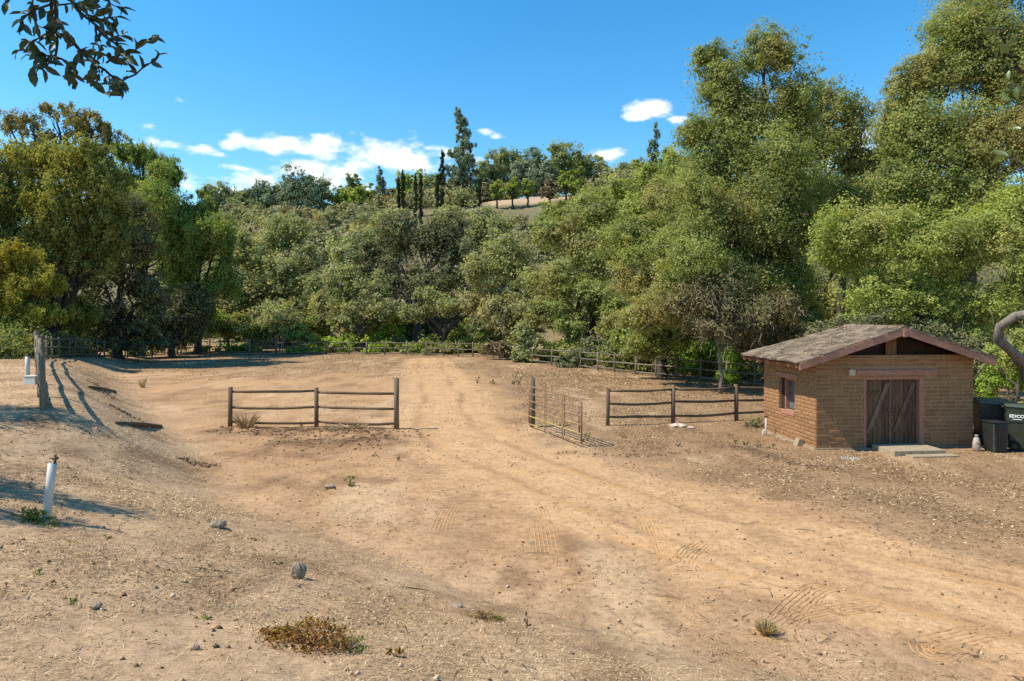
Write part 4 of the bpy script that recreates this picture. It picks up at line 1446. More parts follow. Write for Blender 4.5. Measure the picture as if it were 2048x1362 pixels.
# slab step in front of the door
sx0 = shed_w(1.55, -.35)
st = MB()
st.box(.0, 1.36, -.86, .0, -.05, .13)
stp = thing('door_step', 'pale concrete slab step in front of the shed doors', 'step', (*shed_w(1.50, -.045), 0), T)
st.obj('slab', M['concrete'], stp, bevel=.012)
MB().box(.28, 1.50, -1.12, -.862, -.05, .045).obj('lower_slab', M['concrete'], stp, bevel=.01)


# ------------------------------------------------------------------ fences
def rail_mb(a, b, r, rng, sag=.02, n=6):
    a, b = Vector(a), Vector(b)
    pts = []
    for i in range(n):
        t = i / (n - 1)
        p = a.lerp(b, t)
        p.z -= sag * math.sin(math.pi * t)
        p += Vector((rng.uniform(-1, 1), rng.uniform(-1, 1), rng.uniform(-1, 1))) * .006
        pts.append(p)
    return MB().tube(pts, [r * .8] + [r * rng.uniform(.94, 1.06) for _ in range(n - 2)] + [r * .8], 7, True, .05, rng)


def fence(name, label, posts, hs, levels, pr, rr_, seed, gap=(), pm='post', rm='rail', cat='fence', lean=.02, skip_rails=()):
    rng = random.Random(seed)
    o0 = (posts[0][0], posts[0][1], gz(*posts[0][:2]))
    f = thing(name, label, cat, o0)
    O = Vector(o0)
    tops = []
    for i, (x, y) in enumerate(posts):
        z = gz(x, y)
        h = hs[i] if isinstance(hs, (list, tuple)) else hs * rng.uniform(.97, 1.05)
        r = pr[i] if isinstance(pr, (list, tuple)) else pr
        lx, ly = rng.gauss(0, lean) * h, rng.gauss(0, lean) * h
        a = Vector((x, y, z - .25))
        b = Vector((x + lx, y + ly, z + h))
        m = a.lerp(b, .5)
        MB().tube([a - O, m - O, b - O], [r * 1.04, r, r * .95], 9, True, .05, rng).obj('post', M[pm], f, True)
        tops.append((a, b, z, h))
    for i in range(len(posts) - 1):
        if i in gap:
            continue
        for li, lv in enumerate(levels):
            if (i, li) in skip_rails:
                continue
            pa = tops[i][0].lerp(tops[i][1], (lv + .25) / (tops[i][3] + .25))
            pb = tops[i + 1][0].lerp(tops[i + 1][1], (lv + .25) / (tops[i + 1][3] + .25))
            pa.z = tops[i][2] + lv + rng.uniform(-.03, .03)
            pb.z = tops[i + 1][2] + lv + rng.uniform(-.03, .03)
            rail_mb(pa - O, pb - O, rr_, rng, rng.uniform(0, .05)).obj('rail', M[rm], f, True)
    return f


p1 = [G(460, 858), G(633, 857), G(793, 860)]
fence('rail_fence', 'short brown three rail fence section standing alone left of the driveway', p1, [1.2, 1.2, 1.54], (.14, .60, 1.08), [.068, .066, .082], .042, 1, lean=.006)
p2 = [G(1215, 851), G(1346, 846), G(1473, 841), (9.75, 22.0)]
fence('rail_fence', 'brown three rail fence section running from the open gate to the shed', p2, [1.17, 1.23, 1.2, 1.2], (.24, .68, 1.10), [.060, .066, .066, .066], .042, 2, lean=.008)

per = []
for (u, d) in [(87, 13.3), (79.5, 15.3), (77, 17.8), (75.5, 20.4), (74, 22.9), (73.5, 25.4), (79, 28), (85, 30.4), (95, 33), (105, 35.2), (118, 37), (138, 38.8), (150, 40), (163, 41), (178, 42.2),
               (193, 43.3), (209, 44.5), (225, 46), (240, 47.3), (255, 48.6), (277, 50.2), (304, 52), (336, 54), (362, 55.3), (390, 56.5), (419, 57), (442, 57.3), (463, 57.4), (492, 57.4)]:
    per.append((PX(u, d), d))
n_left = len(per)
fence('rail_fence', 'grey weathered rail fence along the left bank curving behind the trees', per, 1.24, (.20, .66, 1.10), [.062, .055] + [.055] * (n_left - 2), .042, 3, pm='post_grey', rm='post_grey', lean=.03)
per2 = []
for (u, v) in [(565, 709), (604, 709), (652, 709), (698, 709.5), (733, 710), (770, 710), (812, 710.5), (853, 711), (888, 711.5), (916, 712), (946, 713), (986, 717), (1027, 722), (1064, 726), (1103, 730), (1133, 733),
               (1162, 736), (1195, 740), (1229, 743), (1271, 748.5), (1312, 752.5), (1352, 757), (1400, 762), (1453, 768), (1511, 774), (1570, 780)]:
    per2.append(G(u, v))
fence('rail_fence', 'long grey rail fence along the back and right side of the field', per2, 1.18, (.18, .62, 1.06), .062, .042, 4, pm='post_grey', rm='post_grey', lean=.035,
      skip_rails={(6, 1), (8, 0), (11, 1)})
gx = [G(499, 709.5), G(552, 709.5)]
gt = thing('field_gate', 'dark wooden gate in the back fence between two thick posts', 'gate', (*gx[0], 0))
O = Vector((*gx[0], 0))
for i, (x, y) in enumerate(gx):
    MB().tube([Vector((x, y, -.2)) - O, Vector((x, y, 1.35)) - O], .11, 9).obj('post', M['post_grey'], gt, True)
for lv in (.2, .5, .8, 1.08):
    rail_mb(Vector((gx[0][0] + .1, gx[0][1], lv)) - O, Vector((gx[1][0] - .1, gx[1][1], lv)) - O, .045, random.Random(9), 0).obj('rail', M['post'], gt, True)
for k in (.33, .66):
    x = gx[0][0] * (1 - k) + gx[1][0] * k
    MB().tube([Vector((x, gx[0][1] - .05, .12)) - O, Vector((x, gx[0][1] - .05, 1.14)) - O], .035, 7).obj('upright', M['post'], gt, True)

# ---- open tubular gate
hx, hy = .53, 20.1
fxx, fyy = 1.825, 17.07
gl = math.hypot(fxx - hx, fyy - hy)
gate_o = thing('tube_gate', 'rusty tubular steel gate with worn yellow paint standing open', 'gate', (hx, hy, gz(hx, hy) + .04), math.atan2(fyy - hy, fxx - hx))
rg = random.Random(3)
lv6 = (.06, .30, .54, .77, 1.0, 1.22)
R_ = .021
for i, lv in enumerate(lv6):
    if i == 5:
        path = [(0, 0, lv), (gl * .5, 0, lv)] + [(gl - .2, 0, lv)] + [(gl - .2 + .2 * math.sin(a), 0, lv - .2 + .2 * math.cos(a)) for a in (.4, .8, 1.2, 1.57)] + [(gl, 0, .06)]
        MB().tube(path, R_ * 1.05, 8).obj('frame_tube', M['gate_rust'], gate_o, True)
        MB().tube([(0, 0, .06), (0, 0, lv)], R_ * 1.05, 8).obj('frame_tube', M['gate_rust'], gate_o, True)
    else:
        MB().tube([(0.02, 0, lv), (gl * .5, .0, lv - rg.uniform(0, .012)), (gl - .02, 0, lv)], R_ * (1.25 if i == 0 else 1), 8).obj('rail', M[('gate_mixed', 'gate_yellow', 'gate_mixed', 'gate_rust', 'gate_rust')[i]], gate_o, True)
for t in (.34, .69):
    for s_ in (-.032, .032):
        MB().box(gl * t - .016, gl * t + .016, s_ - .006, s_ + .006, .05, 1.23).obj('upright', M['gate_mixed'], gate_o)
MB().tube([(gl - .20, .03, .3), (gl - .20, .03, 1.42)], .012, 6).obj('latch_rod', M['gate_rust'], gate_o, True)
MB().tube([(gl - .1, 0, .3), (gl - .1, 0, 1.0)], .014, 6).obj('latch_bar', M['gate_rust'], gate_o, True)
gp = G(1065, 853)
g_ = thing('gate_post', 'single thick wooden post at the hinge side of the open gate', 'post', (*gp, gz(*gp)))
MB().tube([(0, 0, -.3), (.01, 0, .7), (.0, 0, 1.52)], [.085, .08, .078], 10, True, .04, rg).obj('post', M['post'], g_, True)
for z in (.3, 1.05):
    MB().tube([(-.08, -.02, z), (-.16, -.02, z)], .016, 6).obj('hinge_pin', M['gate_rust'], g_)

# ------------------------------------------------------------------ pipes, boxes
def on_ray(u, v):
    """first ground point under pixel (u,v), bank included"""
    lo = 2.5
    for d in np.arange(2.5, 70, .02):
        x = PX(u, d)
        if EYE - (v - HV) / F * d < gz(x, d):
            return d
    return 60


def lean_tube(name, label, cat, base, top, r, mat):
    t = thing(name, label, cat, base)
    B, Tp = Vector(base), Vector(top)
    ax = (Tp - B)
    mb = MB()
    mb.tube([-ax.normalized() * .25, ax * .5, ax, ax, ax - ax.normalized() * .08], [r, r, r, r * .86, r * .86], 20, False)
    mb.obj('pipe', M[mat], t, True)
    return t, ax


pd = on_ray(92, 1043)
b_ = P(92, 1043, pd)
b_ = (b_[0], b_[1], gz(b_[0], b_[1]))
tp = P(105, 927, pd)
t, ax = lean_tube('white_pipe', 'leaning white plastic standpipe with a valve, close on the left bank', 'pipe', b_, (tp[0], tp[1], b_[2] + 116 / F * pd), 7.8 / F * pd, 'pvc')
mb = MB().tube([ax - ax.normalized() * .1 + Vector((.02, 0, 0)), ax + ax.normalized() * .05 + Vector((.025, 0, 0))], .016, 8)
mb.obj('riser', M['brass'], t, True)
mb = MB().tube([ax + Vector((.0, 0, .055)), ax + Vector((.06, 0, .06))], .017, 8).tube([ax + Vector((.03, 0, .05)), ax + Vector((.033, 0, .10))], .012, 8)
mb.obj('valve', M['brass'], t, True)
b_ = P(55, 778, 18.2)
b_ = (b_[0], b_[1], gz(b_[0], b_[1]))
t, ax = lean_tube('white_pipe', 'white upright standpipe beside a pale box at the left fence', 'pipe', b_, (b_[0], b_[1], b_[2] + .74), .058, 'pvc')
MB().tube([ax - Vector((0, 0, .05)), ax + Vector((.01, 0, .09))], .016, 8).tube([ax + Vector((-.03, 0, .05)), ax + Vector((.04, 0, .055))], .014, 8).obj('valve', M['brass'], t, True)
bx = PX(62, 17.9)
bz = gz(bx, 17.9)
t = thing('valve_box', 'low pale plastic box beside the distant white standpipe', 'box', (bx, 17.9, bz), .1)
MB().hexa([(-.17, -.12, -.05), (.19, -.12, -.05), (.19, .13, -.05), (-.17, .13, -.05), (-.13, -.09, .20), (.16, -.09, .20), (.16, .1, .20), (-.13, .1, .20)]).obj('body', M['box'], t, bevel=.015)
MB().box(-.145, .175, -.10, .115, .202, .23).obj('lid', M['box'], t, bevel=.01)

# riser at the shed wall
x, y = shed_w(-.30, 2.45)
x, y = G(1532, 871)[0] + .0, GD(871)
t = thing('white_pipe', 'thin white water pipe with a tap at the shed corner', 'pipe', (x, y, gz(x, y)))
MB().tube([(0, 0, -.1), (0, 0, .52)], .022, 10).obj('pipe', M['pvc'], t, True)
MB().tube([(0, 0, .5), (0, 0, .58)], .02, 8).tube([(-.05, 0, .575), (.04, 0, .57)], .018, 8).obj('valve', M['brass'], t, True)
MB().tube([(0, .02, .12), (-.04, .02, .16), (-.07, .02, .12), (-.07, .03, .02), (-.05, .05, -.03)], .028, 10).obj('elbow', M['pvc'], t, True)
x, y = shed_w(-.12, .62)
t = thing('concrete_block', 'small pale concrete block leaning at the foot of the sunlit shed wall', 'block', (x, y, gz(x, y) + .0), T)
MB().hexa([(-.12, -.10, -.05), (.12, -.10, -.05), (.12, .10, -.05), (-.12, .10, -.05), (-.03, -.10, .20), (.10, -.10, .17), (.10, .10, .17), (-.03, .10, .20)]).obj('block', M['concrete'], t, bevel=.012)

# ------------------------------------------------------------------ bins
def wheelie(label, loc, rz, w, dp, h, bm, lm, text=None, lid_over=.03):
    t = thing('wheeled_bin', label, 'trash bin', loc, rz, 'bins beside the shed')
    k = .80
    zc = h * .62
    body = MB()
    body.hexa([(-w * k / 2, -dp * k / 2, .03), (w * k / 2, -dp * k / 2, .03), (w * k / 2, dp * k / 2, .03), (-w * k / 2, dp * k / 2, .03),
               (-w * .93 / 2, -dp * .90 / 2, zc), (w * .93 / 2, -dp * .90 / 2, zc), (w * .93 / 2, dp * .93 / 2, zc), (-w * .93 / 2, dp * .93 / 2, zc)])
    body.obj('body', M[bm], t, bevel=.02)
    MB().hexa([(-w * .97 / 2, -dp * .96 / 2, zc + .002), (w * .97 / 2, -dp * .96 / 2, zc + .002), (w * .97 / 2, dp * .97 / 2, zc + .002), (-w * .97 / 2, dp * .97 / 2, zc + .002),
               (-w / 2, -dp / 2, h - .09), (w / 2, -dp / 2, h - .09), (w / 2, dp / 2, h - .04), (-w / 2, dp / 2, h - .04)]).obj('upper_body', M[bm], t, bevel=.015)
    MB().hexa([(-w / 2 - lid_over, -dp / 2 - .04, h - .085), (w / 2 + lid_over, -dp / 2 - .04, h - .085), (w / 2 + lid_over, dp / 2 + .03, h - .035), (-w / 2 - lid_over, dp / 2 + .03, h - .035),
               (-w / 2 + .02, -dp / 2 + .0, h - .035), (w / 2 - .02, -dp / 2 + .0, h - .035), (w / 2 - .02, dp / 2, h + .01), (-w / 2 + .02, dp / 2, h + .01)]).obj('lid', M[lm], t, bevel=.012)
    MB().tube([(-w * .42, dp / 2 + .06, h - .06), (w * .42, dp / 2 + .06, h - .06)], .016, 8).obj('handle', M[bm], t, True)
    for s in (-1, 1):
        wh = MB().tube([(s * (w * k / 2 + .005), dp * .30, .13), (s * (w * k / 2 + .065), dp * .30, .13)], .13, 20)
        wo = wh.obj('wheel', M['rubber'], t)
        MB().tube([(s * (w * k / 2 + .066), dp * .30, .13), (s * (w * k / 2 + .072), dp * .30, .13)], .06, 14).obj('hub', M['bingreen'], wo)
    if text:
        cu = bpy.data.curves.new('lettering', 'FONT')
        cu.body = text
        cu.size = .105
        cu.extrude = .002
        cu.offset = .004
        cu.align_x = 'CENTER'
        tmp = bpy.data.objects.new('tmp', cu)
        COL.objects.link(tmp)
        bpy.context.view_layer.update()
        me = bpy.data.meshes.new_from_object(tmp)
        bpy.data.objects.remove(tmp)
        me.materials.clear()
        me.materials.append(M['white'])
        lo = bpy.data.objects.new('lettering', me)
        xx = -(w * .985 / 2) - .006
        lo.location = (xx, .19, h * .735)
        lo.rotation_euler = (math.radians(90), 0, math.radians(-90))
        lo.scale = (1.1, 1, 1)
        link(lo, t)
        MB().box(xx - .002, xx + .003, .09, .29, h * .735 - .055, h * .735 - .038).obj('print_line', M['white'], t)
    return t


def bpos(u, d):
    x = PX(u, d)
    return (x, d, gz(x, d))


wheelie('green wheeled bin with white lettering at the right edge', bpos(2046, 16.75), math.radians(62), .78, .80, 1.17, 'bingreen', 'lidgreen', 'EDCO')
wheelie('dark wheeled bin with its lid in half light, tight against the shed', bpos(1984, 17.45), -.35, .78, .75, 1.20, 'binblack', 'lidgreen')
x, y, z = bpos(1990, 16.5)
t = thing('plastic_tub', 'short black plastic tub standing in front of the dark wheeled bin', 'tub', (x, y, z), .04)
MB().hexa([(-.17, -.16, .0), (.19, -.16, .0), (.19, .16, .0), (-.17, .16, .0), (-.20, -.19, .74), (.20, -.19, .74), (.20, .19, .74), (-.20, .19, .74)]).obj('body', M['binblack'], t, bevel=.03)
MB().box(-.215, .215, -.205, .205, .742, .775).obj('rim', M['binblack'], t, bevel=.012)
MB().hexa([(-.185, -.197, .02), (-.145, -.197, .02), (-.145, -.176, .02), (-.185, -.176, .02), (-.21, -.215, .72), (-.17, -.215, .72), (-.17, -.196, .72), (-.21, -.196, .72)]).obj('corner_strip', M['lidgreen'], t, bevel=.006)
x, y, z = bpos(1953, 16.55)
t = thing('metal_bottle', 'scuffed white and rusty bottle between the shed and the bins', 'bottle', (x, y, z))
MB().lathe([(.055, .0), (.085, .03), (.092, .10), (.088, .20), (.07, .30), (.052, .345), (.05, .35)], 18).obj('body', M['bottle'], t, True)
MB().lathe([(.034, .350), (.034, .375), (.042, .378), (.042, .41), (.03, .415)], 14).obj('neck', M['bottle'], t, True)

# ------------------------------------------------------------------ stones, timbers, twigs
def stone(name, label, u, v, w, h, mat, seed, dd=None, cat='rock', dep=None, sink=.12):
    rng = random.Random(seed)
    d = dd or GD(v)
    x = PX(u, d)
    z = gz(x, d)
    t = thing(name, label, cat, (x, d, z))
    bm_v, bm_f = [], []
    n, m = 12, 7
    dep = dep or w
    mb = MB()
    prof = []
    for i in range(m + 1):
        ph = math.pi * i / m
        for k in range(n):
            th = 2 * math.pi * k / n
            rr_ = 1 + .16 * math.sin(3 * th + seed) * math.sin(ph) + .10 * math.sin(5 * th + 2 * ph + seed * 2) + rng.uniform(-.05, .05)
            mb.v.append((w / 2 * rr_ * math.sin(ph) * math.cos(th), dep / 2 * rr_ * math.sin(ph) * math.sin(th), h / 2 * rr_ * -math.cos(ph) + h / 2 - sink * h))
    for i in range(m):
        for k in range(n):
            mb.f.append((i * n + k, i * n + (k + 1) % n, (i + 1) * n + (k + 1) % n, (i + 1) * n + k))
    mb.obj('stone', M[mat], t, False)
    return t


stone('stone', 'upright grey rounded stone on the bank in the foreground', 596, 1158, .165, .20, 'rock', 1, on_ray(596, 1158), dep=.13)
stone('stone', 'small sharp brown stone at the foot of the bank', 436, 1056, .20, .13, 'rock', 2, on_ray(436, 1056))
stone('stone', 'small dark stone lying beside the weed on the flat dirt', 660, 976, .19, .10, 'rock', 3, on_ray(660, 976))
stone('stone', 'pale pinkish flat stone at the foot of the right fence section', 1357, 853, .50, .15, 'rockpale', 4, 20.2, dep=.4, sink=.25)
stone('stone', 'tiny pale stone left of the larger pale flat stone', 1382, 857, .20, .08, 'rockpale', 5, 19.9)
stone('stone', 'dark flat stone chip near the low brown tuft', 915, 1214, .13, .045, 'rock', 6, on_ray(915, 1214))
stone('stone', 'little brown stone on the bank below the near standpipe', 193, 1218, .07, .05, 'rock', 7, on_ray(193, 1218))
stone('stone', 'tiny brown stone left of the reddish shrub', 990 - 600, 1300, .06, .045, 'rock', 8, on_ray(390, 1300))

for i, (u0, v0, u1, v1, r_, lab) in enumerate([(232, 848, 322, 854, .06, 'half buried round timber on the dirt left of the lone fence section'),
                                               (178, 776, 230, 785, .085, 'short dark timber half buried in the slope behind the left fence post')]):
    da, db = on_ray(u0, v0), on_ray(u1, v1)
    xa, xb = PX(u0, da), PX(u1, db)
    za, zb = gz(xa, da), gz(xb, db)
    t = thing('timber', lab, 'timber', (xa, da, za))
    MB().tube([(0, 0, .02), ((xb - xa) * .5, (db - da) * .5, (zb - za) * .5 + .035), (xb - xa, db - da, zb - za + .02)], [r_ * .7, r_, r_ * .8], 8, True, .06, rg).obj('timber', M['darktimber'], t, True)

rt = random.Random(12)
STICKS = [(1010, 1145, 'thin dark stick on the sandy dirt above the low tuft'), (740, 1100, 'grey stick lying on the dirt at the foot of the bank'), (1075, 1108, 'short black stick near the tyre marks'),
          (430, 1145, 'pale thin stick on the bank left of the upright stone'), (300, 1150, 'thin twig on the bank right of the dark tree shadow'), (1560, 1280, 'bent stick right below the dry grass tuft'),
          (1650, 1285, 'slim pale stick below the tuft and tyre marks'), (1790, 1180, 'curved dry twig on the driveway at the right'), (1890, 1310, 'dark stick in the bottom right corner'),
          (1500, 1050, 'short twig across the middle of the driveway'), (1610, 1062, 'long thin twig on the driveway below the shed'), (560, 1220, 'small branch on the straw above the reddish shrub'),
          (60, 958, 'brown stick on the bank left of the near standpipe'), (1335, 1195, 'thin twig between the two tyre swirls'), (960, 1050, 'pair like thin stick in the middle of the dirt'), (830, 1180, 'pale curved twig on the straw in the foreground')]
for i, (u, v, lab) in enumerate(STICKS):
    d = on_ray(u, v)
    x = PX(u, d)
    L, a = rt.uniform(.16, .34), rt.uniform(-.6, .6)
    pts = []
    t = thing('stick', lab, 'stick', (x, d, gz(x, d)), 0, 'sticks lying on the dirt')
    for k in range(6):
        s = (k / 5 - .5) * L
        px, py = x + math.cos(a) * s, d + math.sin(a) * s + rt.uniform(-.012, .012)
        pts.append((px - x, py - d, gz(px, py) - gz(x, d) + .012 + rt.uniform(0, .012)))
    MB().tube(pts, [rt.uniform(.003, .0055)] * 5 + [.002], 6).obj('stick', M[rt.choice(('bark_grey', 'darktimber', 'bark'))], t, True)


# low plants as clumps of leaves / blades
def plant(name, label, u, v, w, h, mat, seed, n=300, leaf=.035, blades=False, d=None, cat='plant', group=None, stems=True):
    rng = np.random.default_rng(seed)
    d = d or on_ray(u, v)
    x = PX(u, d)
    z = gz(x, d)
    t = thing(name, label, cat, (x, d, z - .01), 0, group)
    if blades:
        a = rng.uniform(0, 2 * math.pi, n)
        r0 = rng.uniform(0, .25, n) * w
        tip = rng.uniform(.25, .65, n) * w
        hh = h * rng.uniform(.5, 1.05, n)
        base = np.stack([np.cos(a) * r0, np.sin(a) * r0, np.zeros(n)], 1)
        top = np.stack([np.cos(a) * tip, np.sin(a) * tip, hh], 1)
        dirv = top - base
        side = np.cross(dirv, unit(n, rng))
        side /= np.maximum(np.linalg.norm(side, axis=1, keepdims=True), 1e-6)
        wd = (leaf * .16 * rng.uniform(.6, 1.3, n))[:, None]
        mid = base * .45 + top * .55 + np.array([0, 0, .06]) * h
        Vv = np.stack([base - side * wd, base + side * wd, mid + side * wd * .8, top, mid - side * wd * .8], 1).reshape(-1, 3)
        me = np_mesh('blades', Vv, np.arange(n * 5).reshape(n, 5), M[mat])
        link(bpy.data.objects.new('blades', me), t)['kind'] = 'stuff'
        return t
    nc = max(5, n // 14)
    ca_ = rng.uniform(0, 2 * math.pi, nc)
    cr_ = np.sqrt(rng.uniform(0, 1, nc))
    cz = h * rng.uniform(.15, 1.0, nc) * np.sqrt(np.clip(1.05 - cr_ ** 2, 0, 1))
    C0 = np.stack([np.cos(ca_) * cr_ * w * .5, np.sin(ca_) * cr_ * w * .38, cz], 1)
    ci = rng.integers(0, nc, n)
    C = C0[ci] + rng.normal(size=(n, 3)) * np.array([.06 * w, .06 * w, .07 * h])
    C[:, 2] = np.maximum(C[:, 2], .008)
    N = unit(n, rng) * .8 + np.array([0, 0, .6])
    N /= np.linalg.norm(N, axis=1, keepdims=True)
    Vv, Fv = kites(C, N, leaf * rng.uniform(.6, 1.4, n), rng, .55)
    np_obj('leaves', Vv, Fv, M[mat], t)
    if stems:
        rr_ = random.Random(seed)
        mb = MB()
        for k in range(min(nc, 26)):
            mb.tube([(0, 0, 0), (C0[k][0] * .5 + rr_.uniform(-.01, .01), C0[k][1] * .5, C0[k][2] * .7), tuple(C0[k])], [.006, .004, .002], 4, False)
        mb.obj('stems', M['bark'], t)
    return t


plant('low_shrub', 'low rust and green shrub in the foreground straw', 615, 1290, .66, .17, 'redshrub', 1, 1700, .027)
plant('low_shrub', 'creeping green weed at the right foot of the rust coloured shrub', 690, 1300, .42, .07, 'greenweed', 2, 330, .026)
plant('low_shrub', 'creeping rust coloured shoots left of the rust and green shrub', 550, 1275, .30, .07, 'redshrub', 3, 240, .03)
plant('weed', 'small red leaved seedling in the foreground straw', 790, 1312, .12, .09, 'redshrub', 4, 60, .03)
plant('weed', 'pale dead weed stalk right of the low brown tuft', 1052, 1255, .10, .16, 'drybrush', 5, 70, .03)
plant('grass_tuft', 'dry olive grass tuft beside the tyre marks in the foreground', 1533, 1268, .24, .15, 'drygrass', 6, 170, .045, True)
plant('grass_tuft', 'low brown and green tuft in the straw near the middle', 965, 1238, .40, .07, 'redshrub', 7, 420, .022)
plant('grass_tuft', 'green cushion at the right end of the low brown tuft', 995, 1240, .16, .08, 'greenweed', 8, 170, .022)
plant('weed', 'bright green weeds at the foot of the near standpipe', 60, 1040, .45, .15, 'greenweed', 9, 360, .036)
plant('weed', 'trailing green weed under the near standpipe', 92, 1052, .24, .06, 'greenweed', 10, 150, .028)
plant('dry_bush', 'dead straw coloured bush tangled in the lone fence section', 492, 856, .85, .48, 'straw', 11, 260, .035, True, d=19.6, cat='bush')
plant('dry_bush', 'fallen dead stalks at the middle post of the lone fence section', 700, 860, 1.1, .14, 'straw', 12, 120, .05, True, d=19.4, cat='bush')
plant('weed', 'spiky dark weed beside the dark stone on the flat dirt', 698, 972, .26, .24, 'greenweed', 13, 130, .04)
plant('weed', 'tall dry weed in the field behind the left fence', 285, 775, .5, .55, 'drygrass', 14, 60, .05, True)
plant('weed', 'dark weed growing at the free end of the open gate', 1174, 882, .25, .28, 'greenweed', 15, 70, .05)
plant('dark_bush', 'dark low bush in the shade at the rear corner of the shed', 1512, 850, .8, .35, 'oak_dark', 16, 500, .06, d=20.3, cat='bush')
t = plant('ash_heap', 'small heap of white ash on the ground before the shed', 1698, 917, .40, .06, 'straw', 17, 60, .05, stems=False, cat='ash')
rr_ = np.random.default_rng(3)
mb = MB()
for k in range(120):
    a, q = rr_.uniform(0, 6.28), math.sqrt(rr_.uniform(0, 1)) * .2
    s = rr_.uniform(.012, .035)
    c = (math.cos(a) * q, math.sin(a) * q * .8, .01)
    mb.hexa([(c[0] - s, c[1] - s, 0), (c[0] + s, c[1] - s, 0), (c[0] + s, c[1] + s, 0), (c[0] - s, c[1] + s, 0), (c[0] - s * .5, c[1] - s * .6, s * 1.3), (c[0] + s * .6, c[1] - s * .5, s * 1.1), (c[0] + s * .4, c[1] + s * .6, s), (c[0] - s * .5, c[1] + s * .4, s * 1.2)])
mb.obj('ash_lumps', M['ash'], t)['kind'] = 'stuff'
SPR = [(748, 912, 'left one of two dark sprigs on the pale dirt below the lone fence'), (795, 922, 'right one of two dark sprigs on the pale dirt below the lone fence'), (1245, 875, 'dark sprig on the dirt below the right fence'),
       (1355, 893, 'leafy sprig below the middle of the right fence section'), (1470, 888, 'sprig left of the shed, first of the row there'), (1493, 892, 'sprig left of the shed, second of the row there'),
       (1515, 895, 'sprig left of the shed, third of the row there'), (1545, 898, 'sprig nearest the shed wall'), (1030, 768, 'left one of the sprigs behind the gate post'), (1042, 770, 'right one of the sprigs behind the gate post'),
       (985, 768, 'dark sprig in the field right of the tyre curve'), (955, 767, 'small sprig in the field above the gate opening'), (147, 1085, 'green tuft on the bank right of the near standpipe'),
       (210, 1075, 'olive tuft on the bank, farther right of the near standpipe'), (405, 1240, 'green tuft on the straw left of the rust coloured shrub'), (140, 1205, 'green tuft on the straw low at the left'),
       (555, 1130, 'green sprig left of the upright stone'), (80, 1150, 'brown red tuft on the straw at the left edge'), (1690, 1000, 'tiny green weed on the dirt in front of the shed')]
for i, (u, v, lab) in enumerate(SPR):
    d = on_ray(u, v)
    sc = max(1.0, d / 12)
    plant('weed_sprig', lab, u, v, .12 * sc, .13 * sc if v < 1000 else .05, 'greenweed' if v > 1000 else 'oak_dark', 40 + i, 70, .024 * sc, cat='weed', group='small weeds on the dirt')

# ------------------------------------------------------------------ ground cover, uncountable
def scatter(name, label, cat, n, xr, yr, prob, mat, size, aspect, seed, tilt=.5, lift=.012, ypow=1.0):
    rng = np.random.default_rng(seed)
    XS, YS = [], []
    got = 0
    while got < n:
        m = n * 3
        x = rng.uniform(xr[0], xr[1], m)
        y = yr[0] + (yr[1] - yr[0]) * rng.uniform(0, 1, m) ** ypow
        vis = np.abs(x) < y * .82 + .4
        k = (rng.uniform(0, 1, m) < prob(x, y)) & vis
        XS.append(x[k])
        YS.append(y[k])
        got += k.sum()
        if m > 0 and k.sum() == 0:
            break
    x, y = np.concatenate(XS)[:n], np.concatenate(YS)[:n]
    z = rel_at(x, y) + lift * rng.uniform(.1, 1.2, len(x))
    C = np.stack([x, y, z], 1)
    N = unit(len(x), rng) * tilt + np.array([0, 0, 1.0])
    N /= np.linalg.norm(N, axis=1, keepdims=True)
    sz = size * rng.uniform(.45, 1.5, len(x))
    if yr[1] > 14:
        sz = sz * np.clip(y / 20, 1, 2.4)
    Vv, Fv = tris(C, N, sz, rng, aspect)
    o_ = np_obj(name, Vv, Fv, M[mat])
    tag(o_, label, cat, kind='stuff')
    return o_


def clumpn(x, y, s=1.0, seed=3, lo=.4, hi=.62):
    return sstep(lo, hi, fbm(x * s, y * s, 4, seed))


def in_shed(x, y):
    c, s = math.cos(T), math.sin(T)
    a = (x - SX) * c + (y - SY) * s
    b = -(x - SX) * s + (y - SY) * c
    return ((a > -.1) & (a < WL + .1) & (b > -.05) & (b < DL)).astype(float)


def p_right(x, y):
    rd = road_dist(x, y)
    side = np.where(rd > 0, sstep(1.3, 4.5, rd), 0)
    return side * (.15 + .85 * clumpn(x, y, .8, 5)) * (foot_dist(x, y) < -.5) * (1 - in_shed(x, y))


scatter('leaf_litter', 'pale fallen oak leaves strewn over the dirt around the shed', 'leaf litter', 64000, (0, 20), (9, 42), p_right, 'litter', .046, .6, 1, .55, .014, 1.3)
scatter('leaf_litter', 'fallen leaves strewn along the far edge of the field', 'leaf litter', 9000, (-24, 20), (34, 58), lambda x, y: clumpn(x, y, .3, 6, .35, .6) * (foot_dist(x, y) < 0), 'litter', .06, .55, 2, .5, .014)
scatter('straw_cover', 'dry straw and chaff covering the bank in the foreground', 'straw', 62000, (-8, 6), (3.2, 11.5), lambda x, y: sstep(-2.0, 2.2, foot_dist(x, y)) * (.15 + .85 * clumpn(x, y, 1.3, 7, .40, .60)), 'straw', .046, .10, 3, .40, .014, 1.25)
scatter('straw_cover', 'dry straw on the bank around the left fence', 'straw', 16000, (-27, -4), (9, 36), lambda x, y: sstep(-.6, .8, foot_dist(x, y)) * (.2 + .8 * clumpn(x, y, 1.0, 8, .36, .58)), 'straw', .07, .20, 4, .5, .016, 1.4)
scatter('chaff', 'bits of chaff and leaf scattered over the open dirt', 'chaff', 15000, (-14, 14), (6, 30), lambda x, y: (foot_dist(x, y) < .5) * (np.abs(road_dist(x, y)) > .9) * clumpn(x, y, .9, 12, .44, .64), 'straw', .045, .22, 5, .5, .012, 1.6)
